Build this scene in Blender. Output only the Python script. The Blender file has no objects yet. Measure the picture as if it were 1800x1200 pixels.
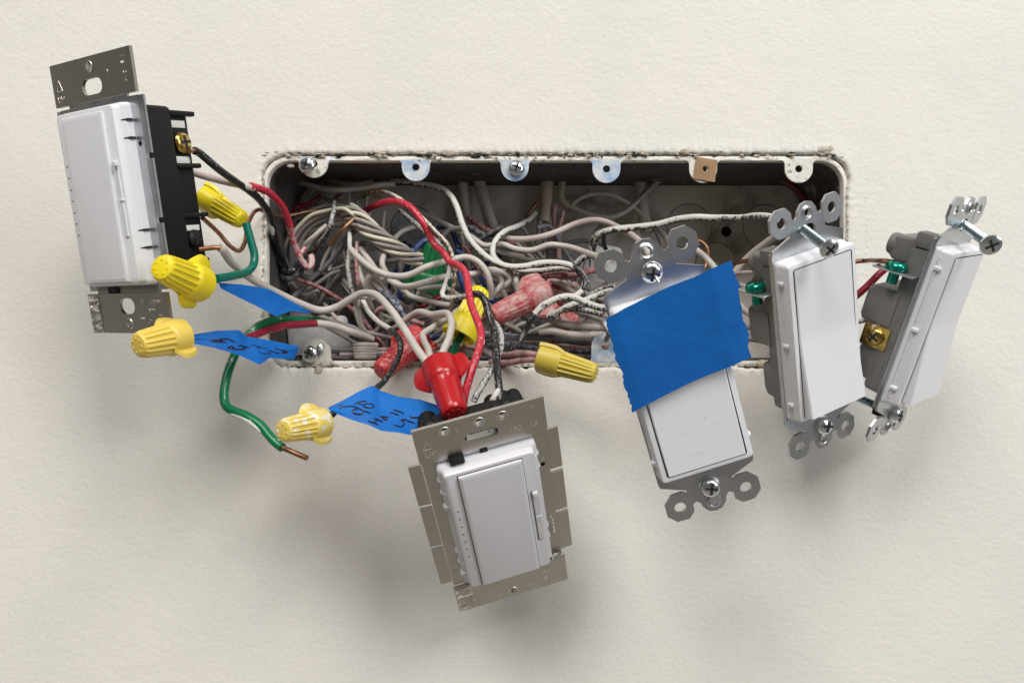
import bpy, bmesh, math, random
from mathutils import Vector, Matrix, noise
random.seed(7)
C = bpy.context.scene
col = C.collection
MM = 0.001
F_PX, PW, PH = 1400.0, 1800.0, 1200.0          # focal length of the photograph in its own pixels
D = F_PX / 3.72                                # camera to wall, millimetres

# ------------------------------------------------------------------ camera
cam = bpy.data.cameras.new('camera')
cam.sensor_width = 36.0
cam.lens = 36.0 * F_PX / PW
cam.clip_start, cam.clip_end = 0.01, 50.0
camo = bpy.data.objects.new('camera', cam)
camo.location = (0, -D * MM, 0)
camo.rotation_euler = (math.pi / 2, 0, 0)
col.objects.link(camo)
C.camera = camo

# ------------------------------------------------------------------ light
w = bpy.data.worlds.new('World')
C.world = w
w.use_nodes = True
wn = w.node_tree
wn.nodes['Background'].inputs['Color'].default_value = (0.60, 0.56, 0.51, 1)
wn.nodes['Background'].inputs['Strength'].default_value = 0.20
# the room: walls all round, and below the horizon a floor that the ceiling lamps light
tcw = wn.nodes.new('ShaderNodeTexCoord'); sep = wn.nodes.new('ShaderNodeSeparateXYZ'); mr = wn.nodes.new('ShaderNodeMapRange'); mx = wn.nodes.new('ShaderNodeMix')
mx.data_type = 'RGBA'
mr.inputs['From Min'].default_value, mr.inputs['From Max'].default_value = -0.25, -0.8
mx.inputs[6].default_value, mx.inputs[7].default_value = (0.60, 0.56, 0.51, 1), (1.35, 1.22, 1.06, 1)
wn.links.new(tcw.outputs['Generated'], sep.inputs[0]); wn.links.new(sep.outputs['Z'], mr.inputs['Value'])
wn.links.new(mr.outputs['Result'], mx.inputs['Factor']); wn.links.new(mx.outputs[2], wn.nodes['Background'].inputs['Color'])

def area(name, loc, aim, sx, sy, power, color):
    l = bpy.data.lights.new(name, 'AREA')
    l.shape = 'RECTANGLE'
    l.size, l.size_y, l.energy, l.color = sx, sy, power, color
    o = bpy.data.objects.new(name, l)
    o.location = loc
    o.rotation_euler = (Vector(aim) - Vector(loc)).to_track_quat('-Z', 'Y').to_euler()
    col.objects.link(o)
    return o
area('ceiling_light', (1.42, -2.45, 2.5), (0.0, 0, -0.1), 1.35, 1.35, 86.0, (1.0, 0.98, 0.955))
area('ceiling_light', (-1.0, -2.2, 2.65), (0.0, 0, -0.1), 1.35, 1.35, 78.0, (1.0, 0.98, 0.955))
area('window_light', (3.0, -2.25, 0.7), (0.1, 0, 0.0), 1.4, 1.7, 42.0, (0.88, 0.94, 1.0))
C.view_settings.view_transform = 'Standard'
C.view_settings.look = 'None'
C.view_settings.exposure = 0.0
C.view_settings.gamma = 1.0

# ------------------------------------------------------------------ coordinates
# working space: (X right, Z up, d out of the wall towards the viewer), millimetres
def U(px, py, d):
    s = (D - d) / F_PX
    return Vector(((px - 900) * s, -(py - 600) * s, d))
def world(q):
    return Vector((q[0], -q[2], q[1])) * MM
def rodr(r):
    v = Vector(r)
    return Matrix.Rotation(v.length, 3, v.normalized())
POSE = {
    'lower_switch': ((0.285, 0.0056, 0.3145), (59.36, -14.12, 97.43)),
    'middle_switch': ((0.3007, 0.3983, 0.2673), (120.85, 4.07, 59.29)),
    'outer_switch': ((0.4132, 0.7355, -0.0201), (170.87, 7.61, 48.07)),
    'upper_dimmer': ((0.1821, -0.5114, 0.0353), (-153.6, 54.98, 70.15)),
    'lower_dimmer': ((0.6159, 0.2127, 0.2025), (-5.96, -66.74, 63.75)),
}
def L2C(dev, p):
    r, t = POSE[dev]
    return rodr(r) @ Vector(p) + Vector(t)
def pix(dev, px, py, z):
    """the point of a device's own plane z that shows at a pixel of the photograph"""
    r, t = POSE[dev]
    Rt = rodr(r).transposed()
    dl = Rt @ Vector(((px - 900) / F_PX, -(py - 600) / F_PX, -1.0))
    ol = Rt @ (Vector((0, 0, D)) - Vector(t))
    return ol + dl * ((z - ol.z) / dl.z)

# ------------------------------------------------------------------ materials
def mat(name, color, rough=0.5, metal=0.0, splat=None, bump=None, spec=0.5, tint=None, coat=0.0, sss=0.0, grime=None):
    """splat = (colour, amount 0..1, scale, roughness, front bias); bump = (scale, strength, distance, stretch)"""
    m = bpy.data.materials.new(name)
    m.use_nodes = True
    n, l = m.node_tree.nodes, m.node_tree.links
    b = n['Principled BSDF']
    b.inputs['Base Color'].default_value = (*color, 1)
    b.inputs['Roughness'].default_value = rough
    b.inputs['Metallic'].default_value = metal
    b.inputs['Specular IOR Level'].default_value = spec
    b.inputs['Coat Weight'].default_value = coat
    tc = n.new('ShaderNodeTexCoord')
    out = None
    def noi(scale, detail=4, rg=0.6):
        t = n.new('ShaderNodeTexNoise')
        t.inputs['Scale'].default_value = scale
        t.inputs['Detail'].default_value = detail
        t.inputs['Roughness'].default_value = rg
        l.new(tc.outputs['Object'], t.inputs['Vector'])
        return t
    def mixc(fac, a, bb):
        x = n.new('ShaderNodeMix')
        x.data_type = 'RGBA'
        l.new(fac, x.inputs['Factor'])
        for s, v in ((x.inputs[6], a), (x.inputs[7], bb)):
            if isinstance(v, tuple):
                s.default_value = (*v, 1)
            else:
                l.new(v, s)
        return x.outputs[2]
    cur = color
    if tint:                                   # (colour, scale): slow drift between two colours
        t = noi(tint[1], 3)
        r = n.new('ShaderNodeValToRGB')
        r.color_ramp.elements[0].position, r.color_ramp.elements[1].position = 0.38, 0.62
        l.new(t.outputs['Fac'], r.inputs['Fac'])
        cur = mixc(r.outputs['Color'], cur, tint[0])
    masks = []
    for sp in ([splat] if splat and not isinstance(splat, list) else (splat or [])):
        t = noi(sp[2], 5, 0.68)
        v = t.outputs['Fac']
        if len(sp) > 4 and sp[4]:
            g = n.new('ShaderNodeNewGeometry')
            d = n.new('ShaderNodeVectorMath')
            d.operation = 'DOT_PRODUCT'
            d.inputs[1].default_value = Vector((0.1, -0.75, 0.65)).normalized()
            l.new(g.outputs['Normal'], d.inputs[0])
            ma = n.new('ShaderNodeMath')
            ma.operation = 'MULTIPLY_ADD'
            ma.inputs[1].default_value = sp[4]
            l.new(d.outputs['Value'], ma.inputs[0])
            l.new(v, ma.inputs[2])
            v = ma.outputs[0]
        r = n.new('ShaderNodeMapRange')
        th = 0.72 - 0.44 * sp[1]
        r.inputs['From Min'].default_value, r.inputs['From Max'].default_value = th - 0.02 - (sp[5] if len(sp) > 5 else 0), th + 0.025 + (sp[5] if len(sp) > 5 else 0)
        l.new(v, r.inputs['Value'])
        cur = mixc(r.outputs['Result'], cur, sp[0])
        masks.append((r.outputs['Result'], sp[3]))
    if not isinstance(cur, tuple):
        l.new(cur, b.inputs['Base Color'])
    if masks:
        prev = rough
        for mk, rg in masks:
            x = n.new('ShaderNodeMix')
            x.data_type = 'FLOAT'
            l.new(mk, x.inputs['Factor'])
            if isinstance(prev, float):
                x.inputs[2].default_value = prev
            else:
                l.new(prev, x.inputs[2])
            x.inputs[3].default_value = rg
            prev = x.outputs[0]
        l.new(prev, b.inputs['Roughness'])
        if metal > 0:
            x = n.new('ShaderNodeMath')
            x.operation = 'MULTIPLY_ADD'
            x.inputs[1].default_value, x.inputs[2].default_value = -metal, metal
            l.new(masks[-1][0], x.inputs[0])
            l.new(x.outputs[0], b.inputs['Metallic'])
    if bump:
        prevn = None
        for bp in (bump if isinstance(bump, list) else [bump]):
            mp = n.new('ShaderNodeMapping')
            mp.inputs['Scale'].default_value = bp[3]
            l.new(tc.outputs['Object'], mp.inputs['Vector'])
            t = n.new('ShaderNodeTexNoise')
            t.inputs['Scale'].default_value = bp[0]
            t.inputs['Detail'].default_value = 4
            l.new(mp.outputs['Vector'], t.inputs['Vector'])
            bn = n.new('ShaderNodeBump')
            bn.inputs['Strength'].default_value = bp[1]
            bn.inputs['Distance'].default_value = bp[2]
            l.new(t.outputs['Fac'], bn.inputs['Height'])
            if prevn:
                l.new(prevn, bn.inputs['Normal'])
            prevn = bn.outputs['Normal']
        l.new(prevn, b.inputs['Normal'])
    return m
I3 = (1, 1, 1)
PAINT = (0.66, 0.62, 0.55)
DUST = (0.52, 0.49, 0.45)
M = {}
M['wall'] = mat('wall_paint', (0.757, 0.724, 0.664), 0.5, tint=((0.726, 0.697, 0.64), 14), spec=0.35,
                bump=[(430, 0.26, 0.0009, (0.9, 1, 1.1)), (1300, 0.12, 0.0004, I3), (120, 0.16, 0.0014, I3)])
M['brushed'] = mat('brushed_wall_paint', (0.74, 0.69, 0.61), 0.5, bump=[(500, 0.5, 0.0008, (0.25, 1, 1.6))],
                   splat=[((0.30, 0.24, 0.16), 0.16, 260, 0.9, 0), ((0.04, 0.035, 0.03), 0.10, 420, 0.9, 0)])
M['plaster'] = mat('broken_plaster', (0.60, 0.56, 0.48), 0.9, tint=((0.36, 0.28, 0.18), 180), bump=(900, 0.8, 0.0006, I3))
M['dark'] = mat('dark_cavity', (0.03, 0.026, 0.022), 0.9)
M['ring'] = mat('painted_steel_ring', (0.70, 0.67, 0.60), 0.5, bump=(420, 0.5, 0.0006, I3),
                splat=[((0.20, 0.18, 0.15), 0.22, 330, 0.8, 0), ((0.42, 0.52, 0.66), 0.12, 120, 0.3, 0)])
M['zinc'] = mat('blueish_zinc', (0.60, 0.66, 0.72), 0.36, 0.45, tint=((0.36, 0.52, 0.74), 110),
               splat=((0.68, 0.67, 0.62), 0.36, 190, 0.5, 0, 0.10), bump=(700, 0.15, 0.0003, I3))
M['box'] = mat('galvanised_box', (0.50, 0.495, 0.49), 0.5, 0.12, tint=((0.33, 0.325, 0.325), 90),
               splat=[((0.16, 0.14, 0.12), 0.22, 70, 0.9, 0, 0.08)], bump=(260, 0.3, 0.0006, I3))
M['boxside'] = mat('shade_darkened_box_side', (0.085, 0.08, 0.075), 0.7, tint=((0.05, 0.046, 0.042), 60), splat=((0.26, 0.25, 0.24), 0.16, 55, 0.8, 0), bump=(260, 0.3, 0.0006, I3))  # shade on the galvanised side walls is put into this near-black colour
M['boxpaint'] = mat('oversprayed_box_back', (0.63, 0.585, 0.52), 0.8, tint=((0.49, 0.445, 0.39), 22),
                    splat=[((0.16, 0.13, 0.10), 0.20, 45, 0.9, 0, 0.10)], bump=(420, 0.25, 0.0005, I3))
M['knock'] = mat('knockout_disc', (0.57, 0.53, 0.47), 0.75, tint=((0.46, 0.42, 0.37), 50), bump=(420, 0.25, 0.0005, I3))
M['steel'] = mat('nickel_steel', (0.50, 0.475, 0.43), 0.34, 1.0, bump=(60, 0.06, 0.0003, (1, 14, 1)))
M['stamp'] = mat('stamped_steel', (0.74, 0.71, 0.66), 0.34, 1.0)
M['galv'] = mat('galvanised_steel', (0.56, 0.57, 0.59), 0.36, 1.0, tint=((0.47, 0.48, 0.50), 130), bump=(240, 0.08, 0.0003, I3))
M['gstrap'] = mat('plated_strap_steel', (0.58, 0.59, 0.61), 0.36, 1.0, tint=((0.50, 0.51, 0.53), 60), bump=(200, 0.05, 0.0003, I3))
M['chrome'] = mat('bright_zinc_screw', (0.74, 0.77, 0.80), 0.22, 1.0)
M['thread'] = mat('zinc_thread', (0.50, 0.60, 0.64), 0.24, 1.0)
M['brass'] = mat('brass', (0.62, 0.46, 0.13), 0.24, 1.0, tint=((0.40, 0.25, 0.08), 300))
M['copper'] = mat('dull_copper', (0.42, 0.20, 0.10), 0.38, 0.75, tint=((0.20, 0.11, 0.065), 240))
M['copperp'] = mat('paint_spotted_copper', (0.30, 0.17, 0.09), 0.5, 0.4, tint=((0.17, 0.10, 0.06), 200), splat=(PAINT, 0.38, 800, 0.7, 0.10, 0.02))
M['white'] = mat('white_switch_plastic', (0.76, 0.763, 0.785), 0.32, spec=0.45, bump=(2500, 0.03, 0.0002, I3),
                 splat=((0.45, 0.43, 0.42), 0.015, 900, 0.6, 0))
M['grey'] = mat('greyed_switch_plastic', (0.68, 0.67, 0.685), 0.33, spec=0.45, bump=(2500, 0.03, 0.0002, I3),
                splat=((0.30, 0.28, 0.27), 0.03, 800, 0.6, 0))
M['paddle'] = mat('white_paddle_plastic', (0.765, 0.768, 0.79), 0.26, spec=0.5, bump=(2500, 0.03, 0.0002, I3))
M['seam'] = mat('dark_seam', (0.02, 0.02, 0.022), 0.8)
M['black'] = mat('black_housing', (0.007, 0.007, 0.0075), 0.5, spec=0.3, bump=(1600, 0.1, 0.0003, I3))
M['housing'] = mat('grey_housing', (0.155, 0.15, 0.145), 0.5, bump=(1500, 0.1, 0.0003, I3), tint=((0.19, 0.185, 0.175), 60))
M['green_screw'] = mat('green_screw', (0.015, 0.27, 0.19), 0.2, 0.75)
M['ynut'] = mat('bright_yellow_plastic', (0.80, 0.64, 0.015), 0.36, bump=(1500, 0.06, 0.0003, I3))
M['tnut'] = mat('mellow_yellow_plastic', (0.74, 0.545, 0.10), 0.38, bump=(1500, 0.08, 0.0003, I3))
M['tnut2'] = mat('paint_touched_yellow_plastic', (0.73, 0.55, 0.11), 0.38, splat=((0.74, 0.71, 0.62), 0.17, 240, 0.6, 0.12, 0.03), bump=(1500, 0.08, 0.0003, I3))
M['onut'] = mat('ochre_yellow_plastic', (0.56, 0.43, 0.06), 0.42, bump=(1500, 0.08, 0.0003, I3))
M['rnut'] = mat('red_plastic', (0.45, 0.012, 0.016), 0.26, bump=(1400, 0.05, 0.0003, I3))
M['rnutd'] = mat('dusty_red_plastic', (0.42, 0.02, 0.025), 0.45, splat=[((0.42, 0.15, 0.145), 0.46, 110, 0.85, 0.05, 0.22), ((0.52, 0.40, 0.37), 0.27, 230, 0.85, 0.05, 0.10), ((0.55, 0.45, 0.42), 0.10, 1500, 0.85, 0.06, 0.05)], bump=(1200, 0.2, 0.0004, I3))
M['rnuts'] = mat('speckled_red_plastic', (0.47, 0.014, 0.018), 0.34, splat=((0.60, 0.42, 0.40), 0.20, 1100, 0.8, 0.05, 0.05), bump=(1200, 0.2, 0.0004, I3))
M['gnut'] = mat('green_plastic', (0.012, 0.17, 0.055), 0.4)
M['tape'] = mat('blue_painters_tape', (0.003, 0.135, 0.48), 0.62, tint=((0.003, 0.118, 0.44), 45), spec=0.3,
                bump=[(1800, 0.2, 0.0004, (0.6, 1, 1)), (260, 0.1, 0.0008, I3), (60, 0.3, 0.0016, I3)])
M['ink'] = mat('black_marker', (0.012, 0.012, 0.018), 0.5)
M['card'] = mat('brown_card', (0.36, 0.22, 0.12), 0.85, tint=((0.28, 0.17, 0.09), 120))
M['romex'] = mat('tan_cable_sheath', (0.50, 0.425, 0.325), 0.6, tint=((0.41, 0.35, 0.27), 50), splat=((0.2, 0.16, 0.12), 0.12, 160, 0.8, 0))
M['cable'] = mat('greyish_cable_sheath', (0.53, 0.485, 0.425), 0.6, tint=((0.42, 0.38, 0.335), 45))
M['label'] = mat('white_label', (0.72, 0.72, 0.68), 0.5)
# wire insulation
M['w'] = mat('white_insulation', (0.57, 0.525, 0.475), 0.42, tint=((0.47, 0.425, 0.385), 70), splat=((0.30, 0.26, 0.22), 0.08, 380, 0.8, 0))
M['wd'] = mat('dusty_white_insulation', (0.38, 0.345, 0.315), 0.62, tint=((0.27, 0.245, 0.225), 60), splat=((0.20, 0.17, 0.15), 0.16, 300, 0.9, 0))
M['wp'] = mat('pinkish_white_insulation', (0.58, 0.50, 0.47), 0.5, tint=((0.50, 0.39, 0.375), 60), splat=((0.30, 0.10, 0.09), 0.07, 260, 0.8, 0))
M['wy'] = mat('paint_aged_white_insulation', (0.64, 0.59, 0.49), 0.5, tint=((0.60, 0.56, 0.42), 50), splat=((0.16, 0.14, 0.11), 0.13, 420, 0.8, 0))
M['wb'] = mat('black_flecked_white_wire', (0.025, 0.025, 0.027), 0.45, splat=((0.62, 0.60, 0.56), 0.46, 800, 0.65, 0.16, 0.01), bump=(700, 0.2, 0.0003, I3))
M['wbl'] = mat('mostly_white_painted_black_wire', (0.03, 0.03, 0.03), 0.45, splat=((0.63, 0.605, 0.56), 0.47, 480, 0.6, 0.20, 0.01), bump=(700, 0.2, 0.0003, I3))
M['b'] = mat('black_insulation', (0.012, 0.013, 0.015), 0.28, splat=((0.42, 0.41, 0.39), 0.12, 1000, 0.7, 0.07, 0.02))
M['bs'] = mat('speckled_black_insulation', (0.018, 0.019, 0.02), 0.42, splat=((0.50, 0.49, 0.47), 0.36, 1000, 0.75, 0.12, 0.02))
M['bd'] = mat('dusty_black_insulation', (0.07, 0.07, 0.075), 0.6, splat=((0.28, 0.27, 0.28), 0.36, 420, 0.85, 0.08))
M['r'] = mat('red_insulation', (0.52, 0.022, 0.045), 0.3, splat=((0.62, 0.42, 0.40), 0.13, 1000, 0.7, 0.06, 0.04))
M['rp'] = mat('paint_spotted_red_insulation', (0.52, 0.022, 0.04), 0.36, splat=((0.60, 0.46, 0.43), 0.44, 650, 0.7, 0.12, 0.04))
M['rd'] = mat('dusty_red_insulation', (0.28, 0.05, 0.06), 0.6, splat=((0.42, 0.29, 0.28), 0.34, 520, 0.85, 0.06, 0.09))
M['rc'] = mat('crimson_insulation', (0.25, 0.010, 0.028), 0.36, splat=((0.55, 0.30, 0.30), 0.10, 420, 0.7, 0.05))
M['pk'] = mat('pink_dusted_insulation', (0.40, 0.16, 0.18), 0.6, splat=((0.50, 0.38, 0.36), 0.36, 520, 0.85, 0.08, 0.09))
M['g'] = mat('green_insulation', (0.0, 0.155, 0.055), 0.3)
M['gp'] = mat('green_insulation_paint_smeared', (0.0, 0.17, 0.065), 0.3, splat=((0.60, 0.58, 0.52), 0.15, 120, 0.6, 0.05))
M['t'] = mat('teal_green_insulation', (0.0, 0.15, 0.10), 0.26)
M['bl'] = mat('blue_insulation', (0.015, 0.04, 0.16), 0.5, splat=((0.22, 0.24, 0.33), 0.20, 330, 0.8, 0.06))
M['bld'] = mat('dusty_blue_insulation', (0.07, 0.085, 0.16), 0.6, splat=((0.34, 0.34, 0.39), 0.42, 380, 0.85, 0.08))
M['lv'] = mat('lavender_grey_insulation', (0.21, 0.20, 0.22), 0.65, tint=((0.15, 0.142, 0.16), 60), splat=((0.14, 0.12, 0.12), 0.16, 300, 0.9, 0))

# ------------------------------------------------------------------ mesh helpers
class MB:
    def __init__(s): s.v, s.f = [], []
    def add(s, vs, fs):
        k = len(s.v)
        s.v += [Vector(v) for v in vs]
        s.f += [[i + k for i in f] for f in fs]
        return s
    def loft(s, rings, cap0=True, cap1=True, close=True):
        n = len(rings[0]); vs = [p for r in rings for p in r]; fs = []
        for a in range(len(rings) - 1):
            for i in range(n if close else n - 1):
                j = (i + 1) % n
                fs.append([a * n + i, a * n + j, (a + 1) * n + j, (a + 1) * n + i])
        if cap0: fs.append(list(range(n))[::-1])
        if cap1: fs.append([(len(rings) - 1) * n + i for i in range(n)])
        return s.add(vs, fs)
    def rr(s, secs, cx=0, cy=0, n=5):
        """stack of rounded rectangles: (half width, half height, radius, z)"""
        rings = []
        for hw, hh, r, z in secs:
            ring = []
            for q, (sx, sy) in enumerate(((1, 1), (-1, 1), (-1, -1), (1, -1))):
                for k in range(n + 1):
                    a = math.pi / 2 * (q + k / n)
                    ring.append((cx + sx * (hw - r) + r * math.cos(a), cy + sy * (hh - r) + r * math.sin(a), z))
            rings.append(ring)
        return s.loft(rings)
    def box(s, x0, x1, y0, y1, z0, z1, b=0.25):
        b = min(b, (x1 - x0) * .3, (y1 - y0) * .3, (z1 - z0) * .3)
        cx, cy, hw, hh = (x0 + x1) / 2, (y0 + y1) / 2, (x1 - x0) / 2, (y1 - y0) / 2
        return s.rr([(hw - b, hh - b, b * .5, z0), (hw, hh, b, z0 + b), (hw, hh, b, z1 - b), (hw - b, hh - b, b * .5, z1)], cx, cy, 2)
    def plate(s, outer, holes, z0, z1):
        bm = bmesh.new(); loops = []
        for lp in [outer] + holes:
            vs = [bm.verts.new((p[0], p[1], 0)) for p in lp]
            for i in range(len(vs)): bm.edges.new((vs[i], vs[(i + 1) % len(vs)]))
            loops.append(vs)
        bmesh.ops.triangle_fill(bm, use_beauty=True, use_dissolve=False, edges=bm.edges[:])
        bm.verts.index_update(); bm.verts.ensure_lookup_table()
        base = [v.co.copy() for v in bm.verts]; n = len(base)
        tris = [[v.index for v in f.verts] for f in bm.faces]
        idx = [[v.index for v in lp] for lp in loops]
        bm.free()
        vs = [(p.x, p.y, z1) for p in base] + [(p.x, p.y, z0) for p in base]
        fs = tris + [[i + n for i in t][::-1] for t in tris]
        for lp in idx:
            for i in range(len(lp)):
                a, b = lp[i], lp[(i + 1) % len(lp)]
                fs.append([a, b, b + n, a + n])
        return s.add(vs, fs)
    def lathe(s, prof, org, ax, n=20, ref=None, mod=None, cap=True):
        """prof = (radius, distance along the axis); mod(angle, k) scales the radius"""
        ax = Vector(ax).normalized(); org = Vector(org)
        u = ax.orthogonal().normalized() if ref is None else (Vector(ref) - ax * ax.dot(Vector(ref))).normalized()
        v = ax.cross(u); rings = []
        for k, (r, h) in enumerate(prof):
            rings.append([org + ax * h + (u * math.cos(a) + v * math.sin(a)) * r * (mod(a, k) if mod else 1)
                          for a in [2 * math.pi * i / n for i in range(n)]])
        return s.loft(rings, cap, cap)
    def tube(s, pts, rad, n=9, cap=True):
        pts = [Vector(p) for p in pts]
        t0 = (pts[1] - pts[0]).normalized(); u = t0.orthogonal().normalized(); rings = []
        for i, p in enumerate(pts):
            t = (pts[min(i + 1, len(pts) - 1)] - pts[max(i - 1, 0)]).normalized()
            u = (u - t * t.dot(u)).normalized(); v = t.cross(u)
            r = rad(i / (len(pts) - 1)) if callable(rad) else rad
            rings.append([p + (u * math.cos(a) + v * math.sin(a)) * r for a in [2 * math.pi * k / n for k in range(n)]])
        return s.loft(rings, cap, cap)
    def map(s, fn): s.v = [Vector(fn(p)) for p in s.v]; return s
    def build(s, name, m, parent=None, ang=35, wspace=False, mat2=None):
        """link as one mesh; wspace: vertices are in working space instead of the thing's own space"""
        me = bpy.data.meshes.new(name)
        vs = [world(p) for p in s.v] if wspace else [p * MM for p in s.v]
        me.from_pydata(vs, [], s.f)
        bm = bmesh.new(); bm.from_mesh(me)
        bmesh.ops.recalc_face_normals(bm, faces=bm.faces[:])
        bm.to_mesh(me); bm.free()
        me.materials.append(M[m])
        me.polygons.foreach_set('use_smooth', [True] * len(me.polygons))
        me.set_sharp_from_angle(angle=math.radians(ang))
        o = bpy.data.objects.new(name, me)
        col.objects.link(o)
        if parent: o.parent = parent
        return o
def circ(cx, cy, r, n=20, sy=1.0):
    return [(cx + r * math.cos(2 * math.pi * i / n), cy + r * sy * math.sin(2 * math.pi * i / n)) for i in range(n)]
def slot(cx, cy, hw, r, n=8):
    return [(cx + hw + r * math.cos(a), cy + r * math.sin(a)) for a in [-math.pi / 2 + math.pi * i / n for i in range(n + 1)]] + \
           [(cx - hw + r * math.cos(a), cy + r * math.sin(a)) for a in [math.pi / 2 + math.pi * i / n for i in range(n + 1)]]
def tag(o, label, cat, group=None, kind=None):
    o['label'] = label
    if cat: o['category'] = cat
    if group: o['group'] = group
    if kind: o['kind'] = kind
    return o
def device(name, key, label, cat, group):
    o = bpy.data.objects.new(name, None)
    o.empty_display_size = 0.01
    r, t = POSE[key]
    A = Matrix(((1, 0, 0), (0, 0, -1), (0, 1, 0)))
    o.matrix_world = Matrix.Translation(world(Vector(t))) @ (A @ rodr(r)).to_4x4()
    col.objects.link(o)
    return tag(o, label, cat, group)
def lettering(txt, size, x, y, z, rot, m, parent, name='stamped_lettering', depth=0.12):
    cu = bpy.data.curves.new(name, 'FONT')
    cu.body, cu.size, cu.extrude = txt, size * MM, depth * MM
    cu.align_x, cu.align_y = 'CENTER', 'CENTER'
    tmp = bpy.data.objects.new('tmp', cu)
    col.objects.link(tmp)
    dg = bpy.context.evaluated_depsgraph_get()
    me = bpy.data.meshes.new_from_object(tmp.evaluated_get(dg))
    bpy.data.objects.remove(tmp)
    me.materials.clear(); me.materials.append(M[m])
    me.transform(Matrix.Translation(Vector((x, y, z)) * MM) @ Matrix.Rotation(math.radians(rot), 4, 'Z'))
    o = bpy.data.objects.new(name, me)
    col.objects.link(o); o.parent = parent
    return o
def screw_head(name, org, ax, r, h, m, parent, slotted=True, n=20, roll=0.4, hexa=False):
    """pan head with a cross recess cut as four dark grooves"""
    b = MB(); ax = Vector(ax).normalized(); org = Vector(org)
    prof = [(r * .96, 0), (r, h * .2), (r * .97, h * .5), (r * .80, h * .85), (r * .5, h), (0.05, h * 1.04)]
    b.lathe(prof, org, ax, 6 if hexa == 1 else n)
    o = b.build(name, m, parent, 40)
    u = ax.orthogonal().normalized(); v = ax.cross(u)
    if slotted:
        g = MB()
        for k in range(2):
            a = roll + k * math.pi / 2
            d1 = u * math.cos(a) + v * math.sin(a); d2 = ax.cross(d1)
            L, W = r * .62, r * .13
            top = org + ax * (h * 1.0)
            q = [top + d1 * L * sx + d2 * W * sy - ax * (0.25 * h) for sx, sy in ((-1, -1), (1, -1), (1, 1), (-1, 1))]
            p = [x + ax * (0.33 * h) for x in q]
            g.add(q + p, [[0, 1, 2, 3], [4, 5, 6, 7], [0, 1, 5, 4], [1, 2, 6, 5], [2, 3, 7, 6], [3, 0, 4, 7]])
        s = g.build('cross_slot', 'seam', o, 30)
    return o
def long_screw(a, b, r, hr, parent):
    """threaded shank from a to b with a head at b"""
    a, b = Vector(a), Vector(b); ax = (b - a).normalized(); L = (b - a).length
    t = MB(); prof = []
    k = 0; pitch = 0.8
    while k * pitch / 2 < L:
        prof.append((r if k % 2 else r * .78, k * pitch / 2)); k += 1
    t.lathe(prof, a, ax, 14)
    sh = t.build('screw_shank', 'thread', parent, 20)
    h = MB().lathe([(r * .9, -2.2), (hr * .9, -0.6), (hr, 0), (hr * .95, .7), (hr * .7, 1.25), (0.05, 1.5)], b, ax, 24)
    ho = h.build('screw_head', 'chrome', parent, 35)
    u = ax.orthogonal().normalized(); v = ax.cross(u); g = MB()
    for kk in range(2):
        d1 = (u, v)[kk]; d2 = (v, u)[kk]; top = b + ax * 1.45
        q = [top + d1 * hr * .6 * sx + d2 * hr * .12 * sy - ax * .4 for sx, sy in ((-1, -1), (1, -1), (1, 1), (-1, 1))]
        p = [x + ax * .5 for x in q]
        g.add(q + p, [[0, 1, 2, 3], [4, 5, 6, 7], [0, 1, 5, 4], [1, 2, 6, 5], [2, 3, 7, 6], [3, 0, 4, 7]])
    g.build('cross_slot', 'seam', ho, 30)

# ------------------------------------------------------------------ the wall with its opening
X0, X1, Z0, Z1 = -116.0, 156.8, -9.2, 85.3          # clear opening of the box
def rrect(x0, x1, z0, z1, r, step=1.0):
    pts = []
    def arc(cx, cz, a0):
        k = max(4, int(r * 1.57 / step))
        for i in range(k):
            a = a0 + math.pi / 2 * i / k
            pts.append((cx + r * math.cos(a), cz + r * math.sin(a)))
    def line(ax, az, bx, bz):
        L = math.hypot(bx - ax, bz - az); k = max(1, int(L / step))
        for i in range(k): pts.append((ax + (bx - ax) * i / k, az + (bz - az) * i / k))
    arc(x1 - r, z1 - r, 0); line(x1 - r, z1, x0 + r, z1)
    arc(x0 + r, z1 - r, math.pi / 2); line(x0, z1 - r, x0, z0 + r)
    arc(x0 + r, z0 + r, math.pi); line(x0 + r, z0, x1 - r, z0)
    arc(x1 - r, z0 + r, 1.5 * math.pi); line(x1, z0 + r, x1, z1 - r)
    return pts
def nz(x, z, s, seed): return noise.noise(Vector((x * s, z * s, seed)))
def outline(off, step=0.6, N=None):
    return rrect(X0 - off, X1 + off, Z0 - off, Z1 + off, 11 + off, step)
N_OUT = 1100
def resample(pts, n):
    L = [0]
    for i in range(len(pts)):
        a, b = pts[i], pts[(i + 1) % len(pts)]
        L.append(L[-1] + math.hypot(b[0] - a[0], b[1] - a[1]))
    out = []; k = 0; P = pts + [pts[0]]
    for i in range(n):
        t = L[-1] * i / n
        while L[k + 1] < t: k += 1
        u = (t - L[k]) / max(1e-9, L[k + 1] - L[k])
        out.append((P[k][0] + (P[k + 1][0] - P[k][0]) * u, P[k][1] + (P[k + 1][1] - P[k][1]) * u))
    return out
def wall_offset(x, z):
    """how far the ragged edge of the wallboard stands off the clear opening"""
    ss = lambda e0, e1, v: max(0.0, min(1.0, (v - e0) / (e1 - e0)))
    top, bot = ss(70, 80, z), ss(4, -4, z)
    o = 1.25 + 2.0 * top + 1.7 * bot
    return o + bot * (1.1 * nz(x, z, .12, 31) + .7 * nz(x, z, .4, 13)) + 0.55 * nz(x, z, 0.28, 3) + 0.45 * nz(x, z, 0.9, 8) + 0.2 * nz(x, z, 2.2, 5)
base = resample(outline(0), N_OUT)
big = []
cx, cz = (X0 + X1) / 2, (Z0 + Z1) / 2
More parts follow.
